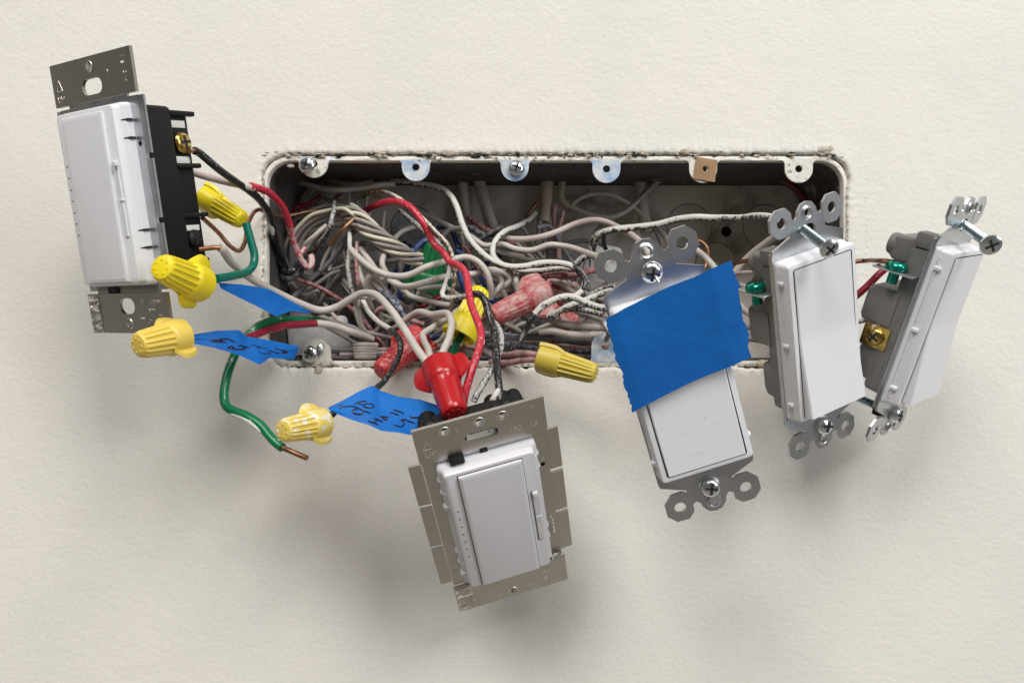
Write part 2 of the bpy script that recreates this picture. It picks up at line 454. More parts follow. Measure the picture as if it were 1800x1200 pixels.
def normal2(i):
    a, b = base[i - 1], base[(i + 1) % N_OUT]
    t = Vector((b[0] - a[0], b[1] - a[1])).normalized()
    return Vector((t.y, -t.x))
wall = MB()
steps = [(-0.1, -11.0), (0.0, -4.0), (0.0, -1.2), (0.35, -0.25), (1.0, 0.25), (2.0, 0.35), (3.5, 0.3), (6, 0.15), (10, 0.06), (18, 0.0), (24, 0.0), (34, 0.0)]
rings = []
for k, (o, d) in enumerate(steps):
    ring = []
    for i, (x, z) in enumerate(base):
        n2 = normal2(i); off = wall_offset(x, z) + o
        p = Vector((x, z)) + n2 * off
        am = {3: .35, 4: .4, 5: .3, 6: .22, 7: .12, 8: .05}.get(k, 0)
        dd = d + am * (nz(p.x, p.y, 0.55, 11) + 0.7 * nz(p.x, p.y, 1.3, 2))
        ring.append((p.x, p.y, dd))
    rings.append(ring)
wall.loft(rings, False, False)
edge = rings[-1]; K = 11
mid_ = [edge[i * K] for i in range(N_OUT // K)]
mid_ = [(cx + (x - cx) * 1.12, cz + (z - cz) * 1.3, 0.0) for x, z, d in mid_]
far_ = [(cx + (x - cx) * 900 / math.hypot(x - cx, z - cz), cz + (z - cz) * 900 / math.hypot(x - cx, z - cz), 0.0) for x, z, d in mid_]
k0 = len(wall.v) - N_OUT; m0 = len(wall.v); n_ = len(mid_)
wall.v += [Vector(p) for p in mid_ + far_]
for i in range(n_):
    j = (i + 1) % n_
    wall.f.append([k0 + (i * K + q) % N_OUT for q in range(K + 1)] + [m0 + j, m0 + i])
    wall.f.append([m0 + i, m0 + j, m0 + n_ + j, m0 + n_ + i])
ow = wall.build('wall', 'wall', None, 60, True)
ow['kind'] = 'structure'
# paint drips and beads left round the old cover plate, joined: nobody could count them
bead = MB()
def blob(b, x, z, d, r, sx=1.0, sz=1.0, sd=.6):
    vs = []; ico = [(0, 0, 1)]
    seed = random.random() * 50
    rings = []
    for k in range(1, 4):
        th = math.pi * k / 4; rg = []
        for j in range(7):
            a = 2 * math.pi * j / 7
            q = Vector((math.sin(th) * math.cos(a), math.sin(th) * math.sin(a), math.cos(th)))
            q *= 1 + 0.5 * noise.noise(q * 1.7 + Vector((seed, 0, 0)))
            rg.append((x + q.x * r * sx, z + q.y * r * sz, d + q.z * r * sd))
        rings.append(rg)
    b.loft(rings)
for k in range(24):
    z = 79 - k * 2.3 + random.uniform(-.4, .4)
    blob(bead, 160.4 + random.uniform(-.25, .25), z, 0.1, random.uniform(.25, .45))
for (x, za, zb) in ((167.6, 86, 28), (-126.3, 62, 12), (-120.5, 60, 8)):
    z = za
    while z > zb:
        z -= random.uniform(.5, 3.5)
        blob(bead, x + random.uniform(-.35, .35), z, 0.0, random.uniform(.2, .5), .7, random.uniform(1, 3.2), .5)
for k in range(60):
    x = random.uniform(-112, 158); blob(bead, x, 90.5 + random.random() ** 2 * 9, 0.0, random.uniform(.2, .55), random.uniform(1.5, 4), .55, .28)
for k in range(50):
    x = random.uniform(-100, 150); blob(bead, x, -13.5 - random.random() ** 2 * 14, 0.0, random.uniform(.2, .5), random.uniform(1, 6), .5, .35)
ob = bead.build('paint_beads', 'wall', None, 80, True); ob['kind'] = 'stuff'
tag(ob, 'dried cream paint beads and brush ridges on the wall round the opening', 'dried paint', None, 'stuff')
crumb = MB(); dcr = MB()
for k in range(420):
    x = random.uniform(X0 - 1, X1 + 1)
    b = crumb if random.random() < .62 else dcr
    cl = noise.noise(Vector((x * .09, 3, 1))) + .6 * noise.noise(Vector((x * .3, 7, 1)))
    if cl < -.12: continue
    blob(b, x, 88.2 + random.gauss(0, .75), random.uniform(-1.2, .4), random.uniform(.2, .6) * (1 + max(0, cl)), random.uniform(.8, 3.4), random.uniform(.6, 1.2))
for k in range(130):
    x = random.uniform(X0 + 3, X1 - 25)
    b = crumb if random.random() < .78 else dcr
    blob(b, x, -11.2 + random.gauss(0, .7), random.uniform(-1.0, .5), random.uniform(.25, .8), random.uniform(1, 2.6), .8)
for k in range(60):
    z = random.uniform(5, 84); blob(crumb, X0 - 2 + random.gauss(0, .5), z, random.uniform(-.8, .3), random.uniform(.2, .6), 1, random.uniform(1, 2))
    if k % 2: continue
    z = random.uniform(30, 84); blob(crumb, X1 + 2 + random.gauss(0, .4), z, random.uniform(-.8, .3), random.uniform(.2, .5), 1, random.uniform(1, 2))
tag(crumb.build('plaster_crumbs', 'plaster', None, 80, True), 'tan and cream plaster crumbs caked along the ragged opening edge', 'plaster', None, 'stuff')
tag(dcr.build('dirt_crumbs', 'dark', None, 80, True), 'black specks of grime packed in the crack along the opening', 'grime', None, 'stuff')
for (px, py, rx, rz) in ((1450, 262, 4.5, 1.8), (1205, 266, 3, 1.3), (790, 268, 3.2, 1.4), (1090, 268, 2.6, 1.2), (560, 652, 2.2, 2.2), (1340, 640, 4, 2.0)):
    q = U(px, py, 0.3); b = MB(); blob(b, q.x, q.y, .2, 1.0, rx, rz, .7)
    tag(b.build('plaster_flake', 'plaster', None, 80, True),
        {1450: 'largest tan plaster flake, above the upper corner beside the box', 1205: 'tan plaster flake above the brown card washer',
         790: 'tan plaster flake above the bare upper rim between two tabs', 1090: 'tan plaster flake above a blue tab with an empty hole',
         560: 'small hanging plaster flake below the lower rim screw', 1340: 'loose plaster flake under the rim beside the torn tape'}[px], 'plaster flake')

# ------------------------------------------------------------------ the electrical box
box = bpy.data.objects.new('electrical_box', None)
col.objects.link(box)
tag(box, 'open six gang metal electrical box sunk in the cream wall', 'electrical box')
DEEP = -58.0
inner = resample(outline(0), 400); outer = resample(outline(6.0), 400)
ringm = MB()
def jr(x, z): return 0.25 * nz(x, z, .5, 21)
ringm.loft([[(x, z, -4.0) for x, z in resample(outline(2.9), 400)],
            [(x, z, -1.5 + jr(x, z)) for x, z in resample(outline(2.6), 400)],
            [(x, z, -1.0 + jr(x, z)) for x, z in resample(outline(1.6), 400)],
            [(x, z, -1.0 + jr(x, z)) for x, z in resample(outline(.4), 400)],
            [(x, z, -1.5) for x, z in inner], [(x, z, -5.0) for x, z in inner]], False, False)
def wmb(mb, name, m, parent, ang=35): return mb.build(name, m, parent, ang, True)
wmb(ringm, 'mud_ring', 'ring', box, 50)
wmb(MB().loft([[(x, z, -4.4) for x, z in outer], [(x, z, -4.0) for x, z in resample(outline(2.5), 400)]], False, False), 'outer_flange', 'dark', box)
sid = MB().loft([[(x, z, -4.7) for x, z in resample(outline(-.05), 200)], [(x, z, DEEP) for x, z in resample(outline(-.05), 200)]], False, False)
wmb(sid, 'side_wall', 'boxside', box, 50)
# back plate with real screw holes and knockouts let into it
def bk(px, py): q = U(px, py, DEEP); return q.x, q.y
holes = []; discs = []
for px, py, r in ((1277, 407, 2.9), (1336, 466, 2.6)):
    x, z = bk(px, py); holes.append(circ(x, z, r, 20))
for px, py, r in ((1212, 398, 12.6), (1345, 398, 12.2), (1258, 462, 11.2), (725, 400, 12), (560, 470, 11.5), (985, 480, 11.5), (640, 590, 11.5)):
    x, z = bk(px, py); holes.append(circ(x, z, r, 36)); discs.append((x, z, r))
bp = outline(-.3, 2.0)
back = MB().plate(bp, holes, DEEP - 1.2, DEEP)
wmb(back, 'back_plate', 'boxpaint', box, 30)
for i, (x, z, r) in enumerate(discs):
    d = MB().lathe([(r - .35, -1.1), (r - .35, -.15), (r - .6, .05)], (x, z, DEEP), (0, 0, 1), 40)
    wmb(d, 'knockout', 'knock' if i in (0, 1, 2) else 'box', box, 30)
pl = MB().plate(outline(9, 4), [], DEEP - 9.0, DEEP - 8.5)
wmb(pl, 'backing_board', 'dark', box)
# galvanised cover patches inside (cable clamps)
for (px, py, d, hw, hh, rot) in ((560, 590, -30, 16, 9, .1), (640, 495, -44, 12, 15, .2), (1055, 480, -40, 9, 15, -.2), (515, 480, -40, 11, 26, 0)):
    q = U(px, py, d); b = MB().rr([(hw, hh, 3, -.6), (hw, hh, 3, .5), (hw - .5, hh - .5, 2.5, .8)])
    cr, sr = math.cos(rot), math.sin(rot)
    b.map(lambda p: (q.x + p.x * cr - p.y * sr, q.y + p.x * sr + p.y * cr, q.z + p.z + p.x * .12))
    wmb(b, 'cable_clamp', 'box', box)
# the tabs with tapped holes
def tab(px, py, m, up, hole=True):
    x = U(px, py, -1.0).x; zr = Z1 + .6 if up else Z0 - .6
    zc = U(px, py, -1.0).y; sg = -1 if up else 1
    hw = 6.6; pts = []
    pts += [(x - hw - 2.0, zr), (x - hw - .6, zr + sg * .7), (x - hw, zr + sg * 2.0)]
    for k in range(13):
        a = math.pi * k / 12
        pts.append((x - hw * math.cos(a), zc + sg * hw * math.sin(a)))
    pts += [(x + hw, zr + sg * 2.0), (x + hw + .6, zr + sg * .7), (x + hw + 2.0, zr)]
    b = MB().plate(pts, [circ(x, zc, 1.75, 18)] if hole else [], -2.0, -.75)
    return wmb(b, 'screw_tab', m, box, 40)
for px, py, m in ((552, 288, 'ring'), (731, 294, 'zinc'), (905, 294, 'zinc'), (1066, 297, 'zinc'), (1236, 297, 'ring'), (1404, 297, 'ring')):
    tab(px, py, m, True)
tab(557, 619, 'ring', False); tab(1064, 609, 'zinc', False)
for px, py, lab, rr_, dd in ((543, 293, 'dark headed pan screw in the first upper tab of the box', 4.2, 3.0),
                             (908, 296, 'cross head screw driven into a blueish upper tab', 3.8, 0.6),
                             (547, 622, 'shiny pan screw in the tab on the lower rim', 3.9, 2.0)):
    q = U(px, py, 0.0)
    o = bpy.data.objects.new('tab_screw', None); o.location = world(q); col.objects.link(o)
    o.rotation_euler = (math.pi / 2, 0, 0)
    tag(o, lab, 'screw')
    hd = screw_head('screw_head', (0, 0, dd - .4), (-.25 if px < 600 else .05, .12, 1), rr_, 2.2, 'chrome', o)
    MB().lathe([(1.6, -8), (1.6, dd)], (0, 0, 0), (0, 0, 1), 12).build('screw_shank', 'thread', o)
if True:
    q = U(560, 612, 1.6)
    MB().lathe([(1.7, 0), (1.9, 2.5), (1.2, 3.6), (.05, 3.9)], (q.x - U(547, 622, 0).x, q.y - U(547, 622, 0).y, .2), (.6, .3, 1), 14).build('spring_clip', 'chrome', o)
# brown card washer stuck on the fifth tab
q = U(1239, 298, -.4)
sq = MB().plate([(-5.1, -4.9), (5.3, -5.5), (5.2, 5.0), (-4.7, 5.4)], [circ(0.2, .3, 1.4, 10)], 0, .5)
a_ = -.13
sq.map(lambda p: (q.x + p.x * math.cos(a_) - p.y * math.sin(a_), q.y + p.x * math.sin(a_) + p.y * math.cos(a_), q.z + p.z + .05 * p.x))
tag(wmb(sq, 'card_washer', 'card', None), 'square brown card washer stuck over one upper tab hole', 'washer')
q = U(511, 292, -3)
b = MB(); blob(b, q.x, q.y, q.z, 1.4, 1.3, .7, .6); b.tube([q + Vector((-.6, 3.0, .6)), q + Vector((.5, 1.6, .2)), q + Vector((.4, .5, 0))], .22, 5)
tag(wmb(b, 'paint_drip', 'w', None), 'hardened paint drip hanging in the dark upper corner', 'paint drip')

# ------------------------------------------------------------------ dimmers
def make_dimmer(key, label, fin_out, lower):
    t = device('dimmer_switch', key, label, 'dimmer', None)
    # bezel: a flange and a narrower proud face with an opening for the paddle
    MB().rr([(18.9, 33.5, 1.6, -.2), (19.0, 33.6, 1.8, .4), (18.8, 33.4, 1.8, 2.6), (18.2, 32.9, 1.8, 3.2), (17.4, 32.6, 1.6, 3.5),
             (17.15, 32.5, 1.5, 5.6), (16.8, 32.2, 1.5, 6.25), (16.3, 31.7, 1.3, 6.45)]).build('bezel', 'grey' if lower else 'white', t, 30)
    # dark reveal then the tap paddle with its bevelled edge
    MB().rr([(12.35, 31.5, .3, 6.0), (12.35, 31.5, .3, 6.5)], 0, -.4).build('reveal', 'seam' if lower else 'grey', t)
    MB().rr([(12.05, 31.2, .3, 6.0), (12.05, 31.2, .3, 7.2), (11.75, 30.9, .25, 7.5), (10.9, 29.9, .2, 7.75)], 0, -.5).build('tap_paddle', 'grey' if lower else 'paddle', t, 12)
    # dimming rocker in its groove
    MB().rr([(1.15, 14.2, .4, 6.2), (1.15, 14.2, .4, 6.52)], 14.6, -1.4).build('rocker_groove', 'housing' if lower else 'grey', t)
    MB().rr([(.85, 13.6, .3, 6.2), (.85, 13.6, .3, 6.75), (.7, 13.4, .2, 6.9)], 14.75, -1.4).build('dim_rocker', 'grey' if lower else 'white', t)
    MB().box(13.9, 15.9, 10.6, 12.6, 6.3, 8.0).build('rocker_tip', 'white', t)
    MB().box(14.0, 16.2, -2.0, -1.2, 6.3, 7.2, .15).build('rocker_mark', 'white', t)
    for k in range(7):
        MB().lathe([(.34, 6.3), (.34, 6.52)], (-14.9, 13.1 - k * 4.35, 0), (0, 0, 1), 10).build('indicator_light', 'seam', t)
    for y in (27, 20.5, -13, -19.5):                       # snap slots down both flanks of the bezel
        for s in (1,) if not lower else (-1, 1):
            MB().add([(s * 19.4, y - .5, 2.4), (s * 19.4, y + .5, 2.4), (s * 16.9, y, 4.2), (s * 19.4, y - .5, .2), (s * 19.4, y + .5, .2), (s * 16.9, y, .2)],
                     [[0, 1, 2], [3, 5, 4], [0, 3, 4, 1], [1, 4, 5, 2], [2, 5, 3, 0]]).build('snap_slot', 'white' if lower else 'seam', t)
    # strap, mounting plates and snap-off heat fins
    MB().plate([(-23.5, -35.6), (23.5, -35.6), (23.5, 35.4), (-23.5, 35.4)], [circ(20.9, 18.3, 1.0, 14), [(-17, -30), (17, -30), (17, 30), (-17, 30)]], -1.2, -.1).build('strap', 'steel' if lower else 'galv', t, 30)
    def bend(s):
        def fn(p):
            k = max(0.0, 40.5 - abs(p.y)) / 4.0
            return (p.x, p.y, p.z - 2.2 * k * k)
        return fn
    def grid_plate(y0, y1, holes):
        b = MB().plate([(-24.0, y0)] + [(-24.0, y0 + (y1 - y0) * i / 8) for i in range(1, 8)] + [(-24.0, y1)] +
                       [(24.4, y1)] + [(24.4, y1 - (y1 - y0) * i / 8) for i in range(1, 8)] + [(24.4, y0)], holes, -.2, 1.1)
        return b
    up = [circ(0, 48.6, 1.75, 18), slot(0, 41.4, 3.1, 2.9)]
    if lower: up = [circ(0, 48.6, 1.75, 18), circ(-12.7, 48.7, 1.75, 18), circ(8.6, 49.1, 1.7, 18), slot(0, 42.2, 4.2, 2.1)]
    grid_plate(36.4, 52.2, up).build('mounting_plate', 'steel', t, 30)
    dn = [circ(0, -48.6, 1.6, 18)] + ([] if lower else [slot(0, -41.7, 1.4, 3.2)])
    grid_plate(-52.4, -36.6, dn).build('mounting_plate', 'steel', t, 30)
    MB().box(-17.5, 17.5, 33.5, 37.2, -1.4, .1).build('bend_web', 'galv', t)
    MB().box(-19, 19, -37.2, -33.5, -1.4, -.1).build('bend_web', 'steel', t)
    for yh in (48.6, -48.6):                               # burred rim of the tapped holes
        for xx in ((0, -12.7, 8.6) if lower and yh > 0 else (0,)):
            MB().lathe([(1.75, 1.0), (2.15, 1.12), (2.0, 1.3), (1.7, 1.25), (1.55, .2), (1.5, -1)], (xx, yh, 0), (0, 0, 1), 18, cap=False).build('hole_rim', 'stamp', t)
    for s in (-1, 1):
        for (y0, y1) in ((14.6, 35.2), (-8.9, 12.6), (-32.6, -10.9)):
            b = MB().plate([(s * 23.7, y0), (s * 23.7, y1), (s * fin_out, y1), (s * fin_out, y0)], [], -.9, .2 if lower else -.1)
            b.map(lambda p: (p.x, p.y, p.z - (abs(p.x) - 23.7) * .06)); b.build('heat_fin', 'steel' if lower else 'galv', t)
    # crumpled stubs where fins were snapped off
    for (xa, xb, ya, yb) in (((-23.5, -16.8, -52.0, -37.4), (19.0, 23.6, -36.3, -33.0)) if lower else ((-23.5, -17.2, -52.0, -37.4),)):
        g = []; nx, ny = 8, 14
        for i in range(ny):
            for j in range(nx):
                x = xa + (xb - xa) * j / (nx - 1); y = ya + (yb - ya) * i / (ny - 1)
                g.append((x, y, 1.25 + (1.1 * noise.noise(Vector((x * .62, y * .62, 4))) + .4 * math.sin(y * 1.6)) * (0 < i < ny - 1) * (0 < j < nx - 1)))
        MB().add(g, [[i * nx + j, i * nx + j + 1, (i + 1) * nx + j + 1, (i + 1) * nx + j] for i in range(ny - 1) for j in range(nx - 1)]).build('crumpled_stub', 'stamp', t, 18)
    # stamped marks
    zt = 1.12
    if lower:
        for tx, s, x, y, r in (('\u25b3', 5.2, -19.9, 44.4, 0), ('UP', 3.6, -19.4, 39.6, 0), ('150', 3.4, 12.4, 40.8, 0), ('A5', 3.2, 19.2, 40.4, 0),
                               ('2', 2.6, -8.3, 47.6, 0), ('o', 2.6, 19.8, 49.0, 0)):
            if tx != '\u25b3': lettering(tx, s, x, y, zt, r, 'stamp', t)
        for tx, s, x, y, r in (('A', 2.4, 21.4, 32.2, 0), ('B', 2.2, 21.4, 21.4, 0), ('|||||| ||| || II', 2.6, 20.9, -16.5, 90), ('60', 2.4, -21.4, -27.5, 90)):
            lettering(tx, s, x, y, .02, r, 'stamp', t)
        for tx, s, x, y in (('000 0 00', 1.8, -11.0, -45.2), ('1 20 V', 1.8, -8.0, -49.4), ('60 Hz', 1.8, 8.6, -48.2), ('0000 0', 1.8, 16.5, -42.6), ('S', 3.4, 15.0, -47.0)):
            lettering(tx, s, x, y, zt, 0, 'stamp', t)
        MB().rr([(5.4, 2.6, 1.5, -.6), (5.4, 2.6, 1.5, -.3)], 0, 42.2).build('paper_label', 'label', t)
        p = MB()
        for k in range(9):
            xx = -3.9 + k * .92 + (.4 if k > 5 else 0); p.box(xx, xx + .7, 42.6 + (k % 3) * .08, 43.3, -.32, -.22, .02)
        p.box(2.7, 3.4, 41.4, 42.0, -.32, -.22, .02)
        p.build('label_print', 'ink', t)
        MB().box(-13.6, -8.0, 33.0, 36.2, .2, 3.6, .6).build('black_clip', 'black', t)
        MB().box(-1.8, 1.2, 33.2, 34.6, -.4, 1.0, .3).build('black_clip', 'seam', t)
        MB().box(-2.6, 5.4, -35.6, -34.0, .0, 2.4, .4).build('air_gap_slot', 'seam', t)
        for yy in (13.4, -26.2):
            MB().box(-19.6, -17.3, yy - .9, yy + .9, 1.0, 3.8, .4).build('bezel_nub', 'white', t)
    else:
        for tx, s, x, y in (('UP', 3.6, -20.0, 38.9), ('E Y', 2.6, 19.6, 48.2), ('A 5', 2.6, 19.8, 42.4), ('I', 2.8, 10.2, 45.0)):
            lettering(tx, s, x, y, zt, 84 if tx in ('E Y', 'A 5') else 0, 'stamp', t)
        for tx, s, x, y in (('600 W', 2.2, 17.5, -40.3), ('I I I', 2.4, 14.6, -43.8), ('00', 2.0, 19.0, -46.0), ('111', 1.8, 8.2, -47.0)):
            lettering(tx, s, x, y, zt, 0, 'stamp', t)
        lettering('o', 4.0, 12.2, -47.6, zt, 0, 'steel', t); lettering('9', 4.4, 9.6, -40.6, zt, 0, 'stamp', t)
        MB().box(-11.5, -5.0, -36.6, -34.0, -1.8, .6, .4).build('black_clip', 'black', t)
    tri = MB(); P3 = [(-21.6, 42.3), (-18.2, 42.3), (-19.9, 46.2)]
    for i in range(3):
        a, b = P3[i], P3[(i + 1) % 3]; tri.tube([(a[0], a[1], zt), ((a[0] + b[0]) / 2, (a[1] + b[1]) / 2, zt), (b[0], b[1], zt)], .16, 6)
    tri.build('stamped_triangle', 'stamp', t)
    # black housing behind the strap
    MB().rr([(21.9, 32.2, 1.5, -14.2), (22.2, 32.6, 1.6, -13.2), (22.2, 32.6, 1.6, -1.6), (21.8, 32.2, 1.4, -1.3)]).build('housing', 'black', t)
    MB().rr([(19.2, 29.5, 1.5, -23.5), (19.8, 30.2, 1.6, -22.5), (20.0, 30.6, 1.6, -14.0)], 0, 1.0).build('rear_housing', 'black', t)
    if lower:
        MB().rr([(20.5, 4.5, 1.5, -26.5), (21.2, 5.4, 1.6, -25.5), (21.4, 5.6, 1.6, -12)], 0, 29.0).build('upper_housing', 'black', t)
        for xx, rr_ in ((-17.0, 3.6), (9.5, 3.3), (14.0, 3.6), (18.2, 3.2)):
            MB().lathe([(rr_ * .7, 0), (rr_, 1), (rr_, 9), (rr_ * .8, 10)], (xx, 30.9, -30.0), (0, .1, 1), 24).build('housing_boss', 'black', t)
    MB().box(21.9, 22.45, -26, 29.6, -10.4, -2.4, .15).build('side_panel', 'black', t)
    for s in (-1, 1):
        for y, zl in ((30.2, -25.6), (10.4, -25.4), (-8.6, -25.6), (-26.4, -23.0)):
            MB().box(*((19.2, 22.4) if s > 0 else (-22.4, -19.2)), y - .9, y + .9, zl, -13.6, .5).build('terminal_rib', 'black', t)
    for y in (26.2, 12.6):
        MB().box(19.9, 20.6, y - 1.4, y + 1.4, -21.5, -14.6, .2).build('terminal_plate', 'label', t)
    MB().box(19.9, 20.6, -14.6, -12.4, -21.5, -14.6, .2).build('terminal_plate', 'label', t)
    screw_head('brass_screw', (20.2, 19.2, -18.8), (1, .05, -.12), 4.1, 2.3, 'brass', t, roll=.9)
    screw_head('black_screw', (20.2, -17.8, -18.2), (1, 0, -.1), 3.6, 2.2, 'black', t)
    return t
make_dimmer('upper_dimmer', 'white dimmer switch turned sideways, black housing and brass screw showing, above the yellow connectors', 26.2, False)
make_dimmer('lower_dimmer', 'greyish white dimmer with wide metal fins hanging lowest below the box', 28.5, True)

# ------------------------------------------------------------------ rocker switches
def make_switch(key, label, flip, scuff=False, screw='short'):
    t = device('rocker_switch', key, label, 'light switch', None)
    half = [(5.3, 47.6), (5.7, 46.9), (6.6, 46.8), (7.1, 47.4), (8.3, 47.2), (8.6, 41.2), (17.5, 37.6), (17.9, 36.4), (17.9, 35.2)]
    mid = [(4.4, 48.4 + 4.3 * .3), (4.3, 49.9), (2.6, 52.1), (0, 52.7)]
    def outline_strap():
        q = []
        right = half[::-1] + [(4.9, 47.8)] + mid
        top = right + [(-x, y) for x, y in right[::-1][1:]]
        bot = [(-x, -y) for x, y in top]
        return top + bot
    holes = [circ(0, 48.4, 1.7, 16), circ(0, -48.4, 1.7, 16), slot(0, 41.6, 1.3, 2.5, 6), slot(0, -41.6, 1.3, 2.5, 6),
             [(-14, -31), (14, -31), (14, 31), (-14, 31)]]
    st = MB().plate(outline_strap(), holes, -1.1, 0)
    st.map(lambda p: (p.x, p.y, p.z - max(0.0, min(1.0, (38.5 - abs(p.y)) / 5)) * 1.2)); st.build('strap', 'gstrap', t, 30)
    for s in (-1, 1):
        MB().box(*((15.9, 17.9) if s > 0 else (-17.9, -15.9)), -36.5, 36.5, -3.0, -.9, .5).build('strap_rail', 'gstrap', t)
    for sy in (-1, 1):
        MB().lathe([(1.7, -.2), (3.0, .0), (2.5, .55), (2.05, .75), (1.75, .5), (1.6, -1.2)], (0, sy * 48.4, 0), (0, 0, 1), 18, cap=False).build('hole_collar', 'gstrap', t)
        for sx in (-1, 1):
            oc = [(8.0, 42.9), (7.6, 47.0), (7.8, 50.2), (10.2, 52.7), (14.8, 52.7), (17.8, 49.7), (17.8, 44.9), (14.6, 41.6), (10.4, 41.4)]
            e = MB().plate([(sx * x, sy * y) for x, y in oc], [circ(sx * 12.5, sy * 47.3, 2.15, 28)], -1.0, .1)
            e.map(lambda p: (p.x, p.y, p.z - (abs(p.x) - 7.3) * .035)); e.build('plaster_ear', 'gstrap', t, 30)
    # frame and paddle
    MB().rr([(17.3, 33.3, 1.4, -1.0), (17.5, 33.5, 1.6, -.4), (17.4, 33.4, 1.6, 1.1), (17.0, 33.0, 1.5, 1.35), (16.95, 32.9, 1.5, 5.2), (16.5, 32.45, 1.4, 6.1),
             (15.7, 31.7, 1.2, 6.3)]).build('frame', 'white', t, 30)
    MB().rr([(14.7, 30.9, .9, 6.0), (14.75, 30.85, .9, 6.36)]).build('reveal', 'seam', t)
    pd = MB(); rows = []
    for i in range(25):
        y = 30.45 - 60.9 * i / 24
        u = -y * flip                                     # distance towards the raised end
        z = 6.85 + (max(0.0, u + 2.0) / 32.5) * 3.4 - max(0.0, min(1.0, (-u) / 30)) * .25
        rows.append((y, z))
    rg = []
    for y, z in rows:
        rg.append([(-14.4, y, 5.0), (-14.4, y, z - .5), (-13.9, y, z), (13.9, y, z), (14.4, y, z - .5), (14.4, y, 5.0)])
    pd.loft(rg); pd.build('paddle', 'paddle', t, 14)
    for s in (-1, 1):
        MB().tube([(s * 17.05, 30, 1.9), (s * 17.15, 0, 1.9), (s * 17.05, -30, 1.9)], .45, 8).build('side_bead', 'white', t)
        for y in (25.5, 0, -25.5):
            MB().rr([(.8, .8, .35, 1.2), (.8, .8, .35, 3.2), (.45, .45, .2, 3.7)], s * 17.4, y).build('snap_nub', 'white', t)
    # housing
    MB().rr([(15.2, 30, 1.5, -10.0), (15.8, 31, 1.6, -9.0), (16.0, 31.5, 1.6, -1.0)]).build('housing', 'housing', t)
    MB().rr([(14.0, 6.2, 1.4, -21.5), (15.6, 7.4, 1.6, -20), (16.2, 8.0, 1.6, -8)], 0, 3.8).build('terminal_block', 'housing', t)
    MB().rr([(13.0, 6.0, 1.4, -17.5), (15.0, 7.0, 1.6, -14), (16.0, 7.6, 1.6, -5)], 0, -20.2).build('terminal_block', 'housing', t)
    MB().rr([(11.5, 4.0, 1.4, -19.5), (13.0, 5.0, 1.6, -17.5), (14.2, 6.0, 1.6, -8)], 0, 28.0).build('terminal_block', 'housing', t)
    MB().box(-16.4, -9, 31, 37, -9.5, -1.6, .5).build('mounting_lug', 'housing', t)
    MB().lathe([(4.2, -21.0), (4.6, -20), (4.6, -8)], (-8.5, 28.5, 0), (0, 0, 1), 18).build('rear_boss', 'housing', t)
    if key != 'lower_switch':
        gx = -18.4 if key == 'outer_switch' else -17.2
        MB().box(gx - 3.6, -8, 19.4, 20.3, -20, -3.4, .25).build('ground_tab', 'gstrap', t)
        screw_head('ground_screw', (gx, 20.8, -12.0), (-.1, 1, 0), 4.2, 3.2, 'green_screw', t, roll=.2)
        MB().lathe([(2.1, 0), (2.1, 5)], (gx, 14.8, -12.0), (0, 1, 0), 12).build('ground_screw_shank', 'green_screw', t)
    for s in ((-1, 1) if key == 'outer_switch' else (1,)):
        MB().box(*((15.2, 16.3) if s > 0 else (-16.3, -15.2)), -13.4, -3.8, -17.5, -6.2, .3).build('terminal_plate', 'brass', t)
        screw_head('terminal_screw', (s * 15.8, -8.6, -11.8), (s, 0, 0), 3.9, 2.4, 'brass', t, roll=.3)
    return t
sw = make_switch('lower_switch', 'white rocker switch with torn blue tape stuck over its upper half', -1)
screw_head('mounting_screw', (-.2, 41.6, .6), (-.05, -.15, 1), 3.9, 3.4, 'chrome', sw)
MB().tube([(.1, 40.6, 3.6), (.3, 39.4, 4.9), (.5, 38.2, 5.3)], .55, 8).build('screw_tip', 'chrome', sw)
screw_head('mounting_screw', (-.2, -42.2, .2), (0, .1, 1), 3.7, 3.2, 'chrome', sw)
MB().rr([(1.9, 3.0, 1.0, 0), (1.8, 2.9, 1.0, 1.6)], .4, -46.4).build('retaining_clip', 'chrome', sw)
sw = make_switch('middle_switch', 'clean white rocker switch with a long screw above its paddle, beside the box corner', 1)
long_screw(pix('middle_switch', 1411, 402, -1.0), pix('middle_switch', 1457, 437, 17), 2.0, 3.7, sw)
screw_head('mounting_screw', (-.2, -41.8, .2), (0, .1, 1), 3.9, 3.4, 'chrome', sw)
lettering('15A', 2.6, -6.6, 43.4, .03, 0, 'galv', sw)
sw = make_switch('outer_switch', 'white rocker switch seen edge on with grey housing and green screw, farthest from the dimmers', 1)
long_screw(pix('outer_switch', 1694, 396, -1.0), pix('outer_switch', 1741, 430, 16), 2.0, 4.0, sw)
screw_head('mounting_screw', (-.2, -41.8, .2), (0, .1, 1), 3.7, 3.2, 'chrome', sw)
MB().lathe([(2.0 if k % 2 else 1.6, k * .4) for k in range(38)], (-.2, -41.8, -16.5), (0, 0, 1), 12).build('screw_shank', 'thread', sw)
MB().box(-3.2, 3.2, -45, -38.6, -7.5, -1.2, .5).build('screw_retainer', 'black', sw)

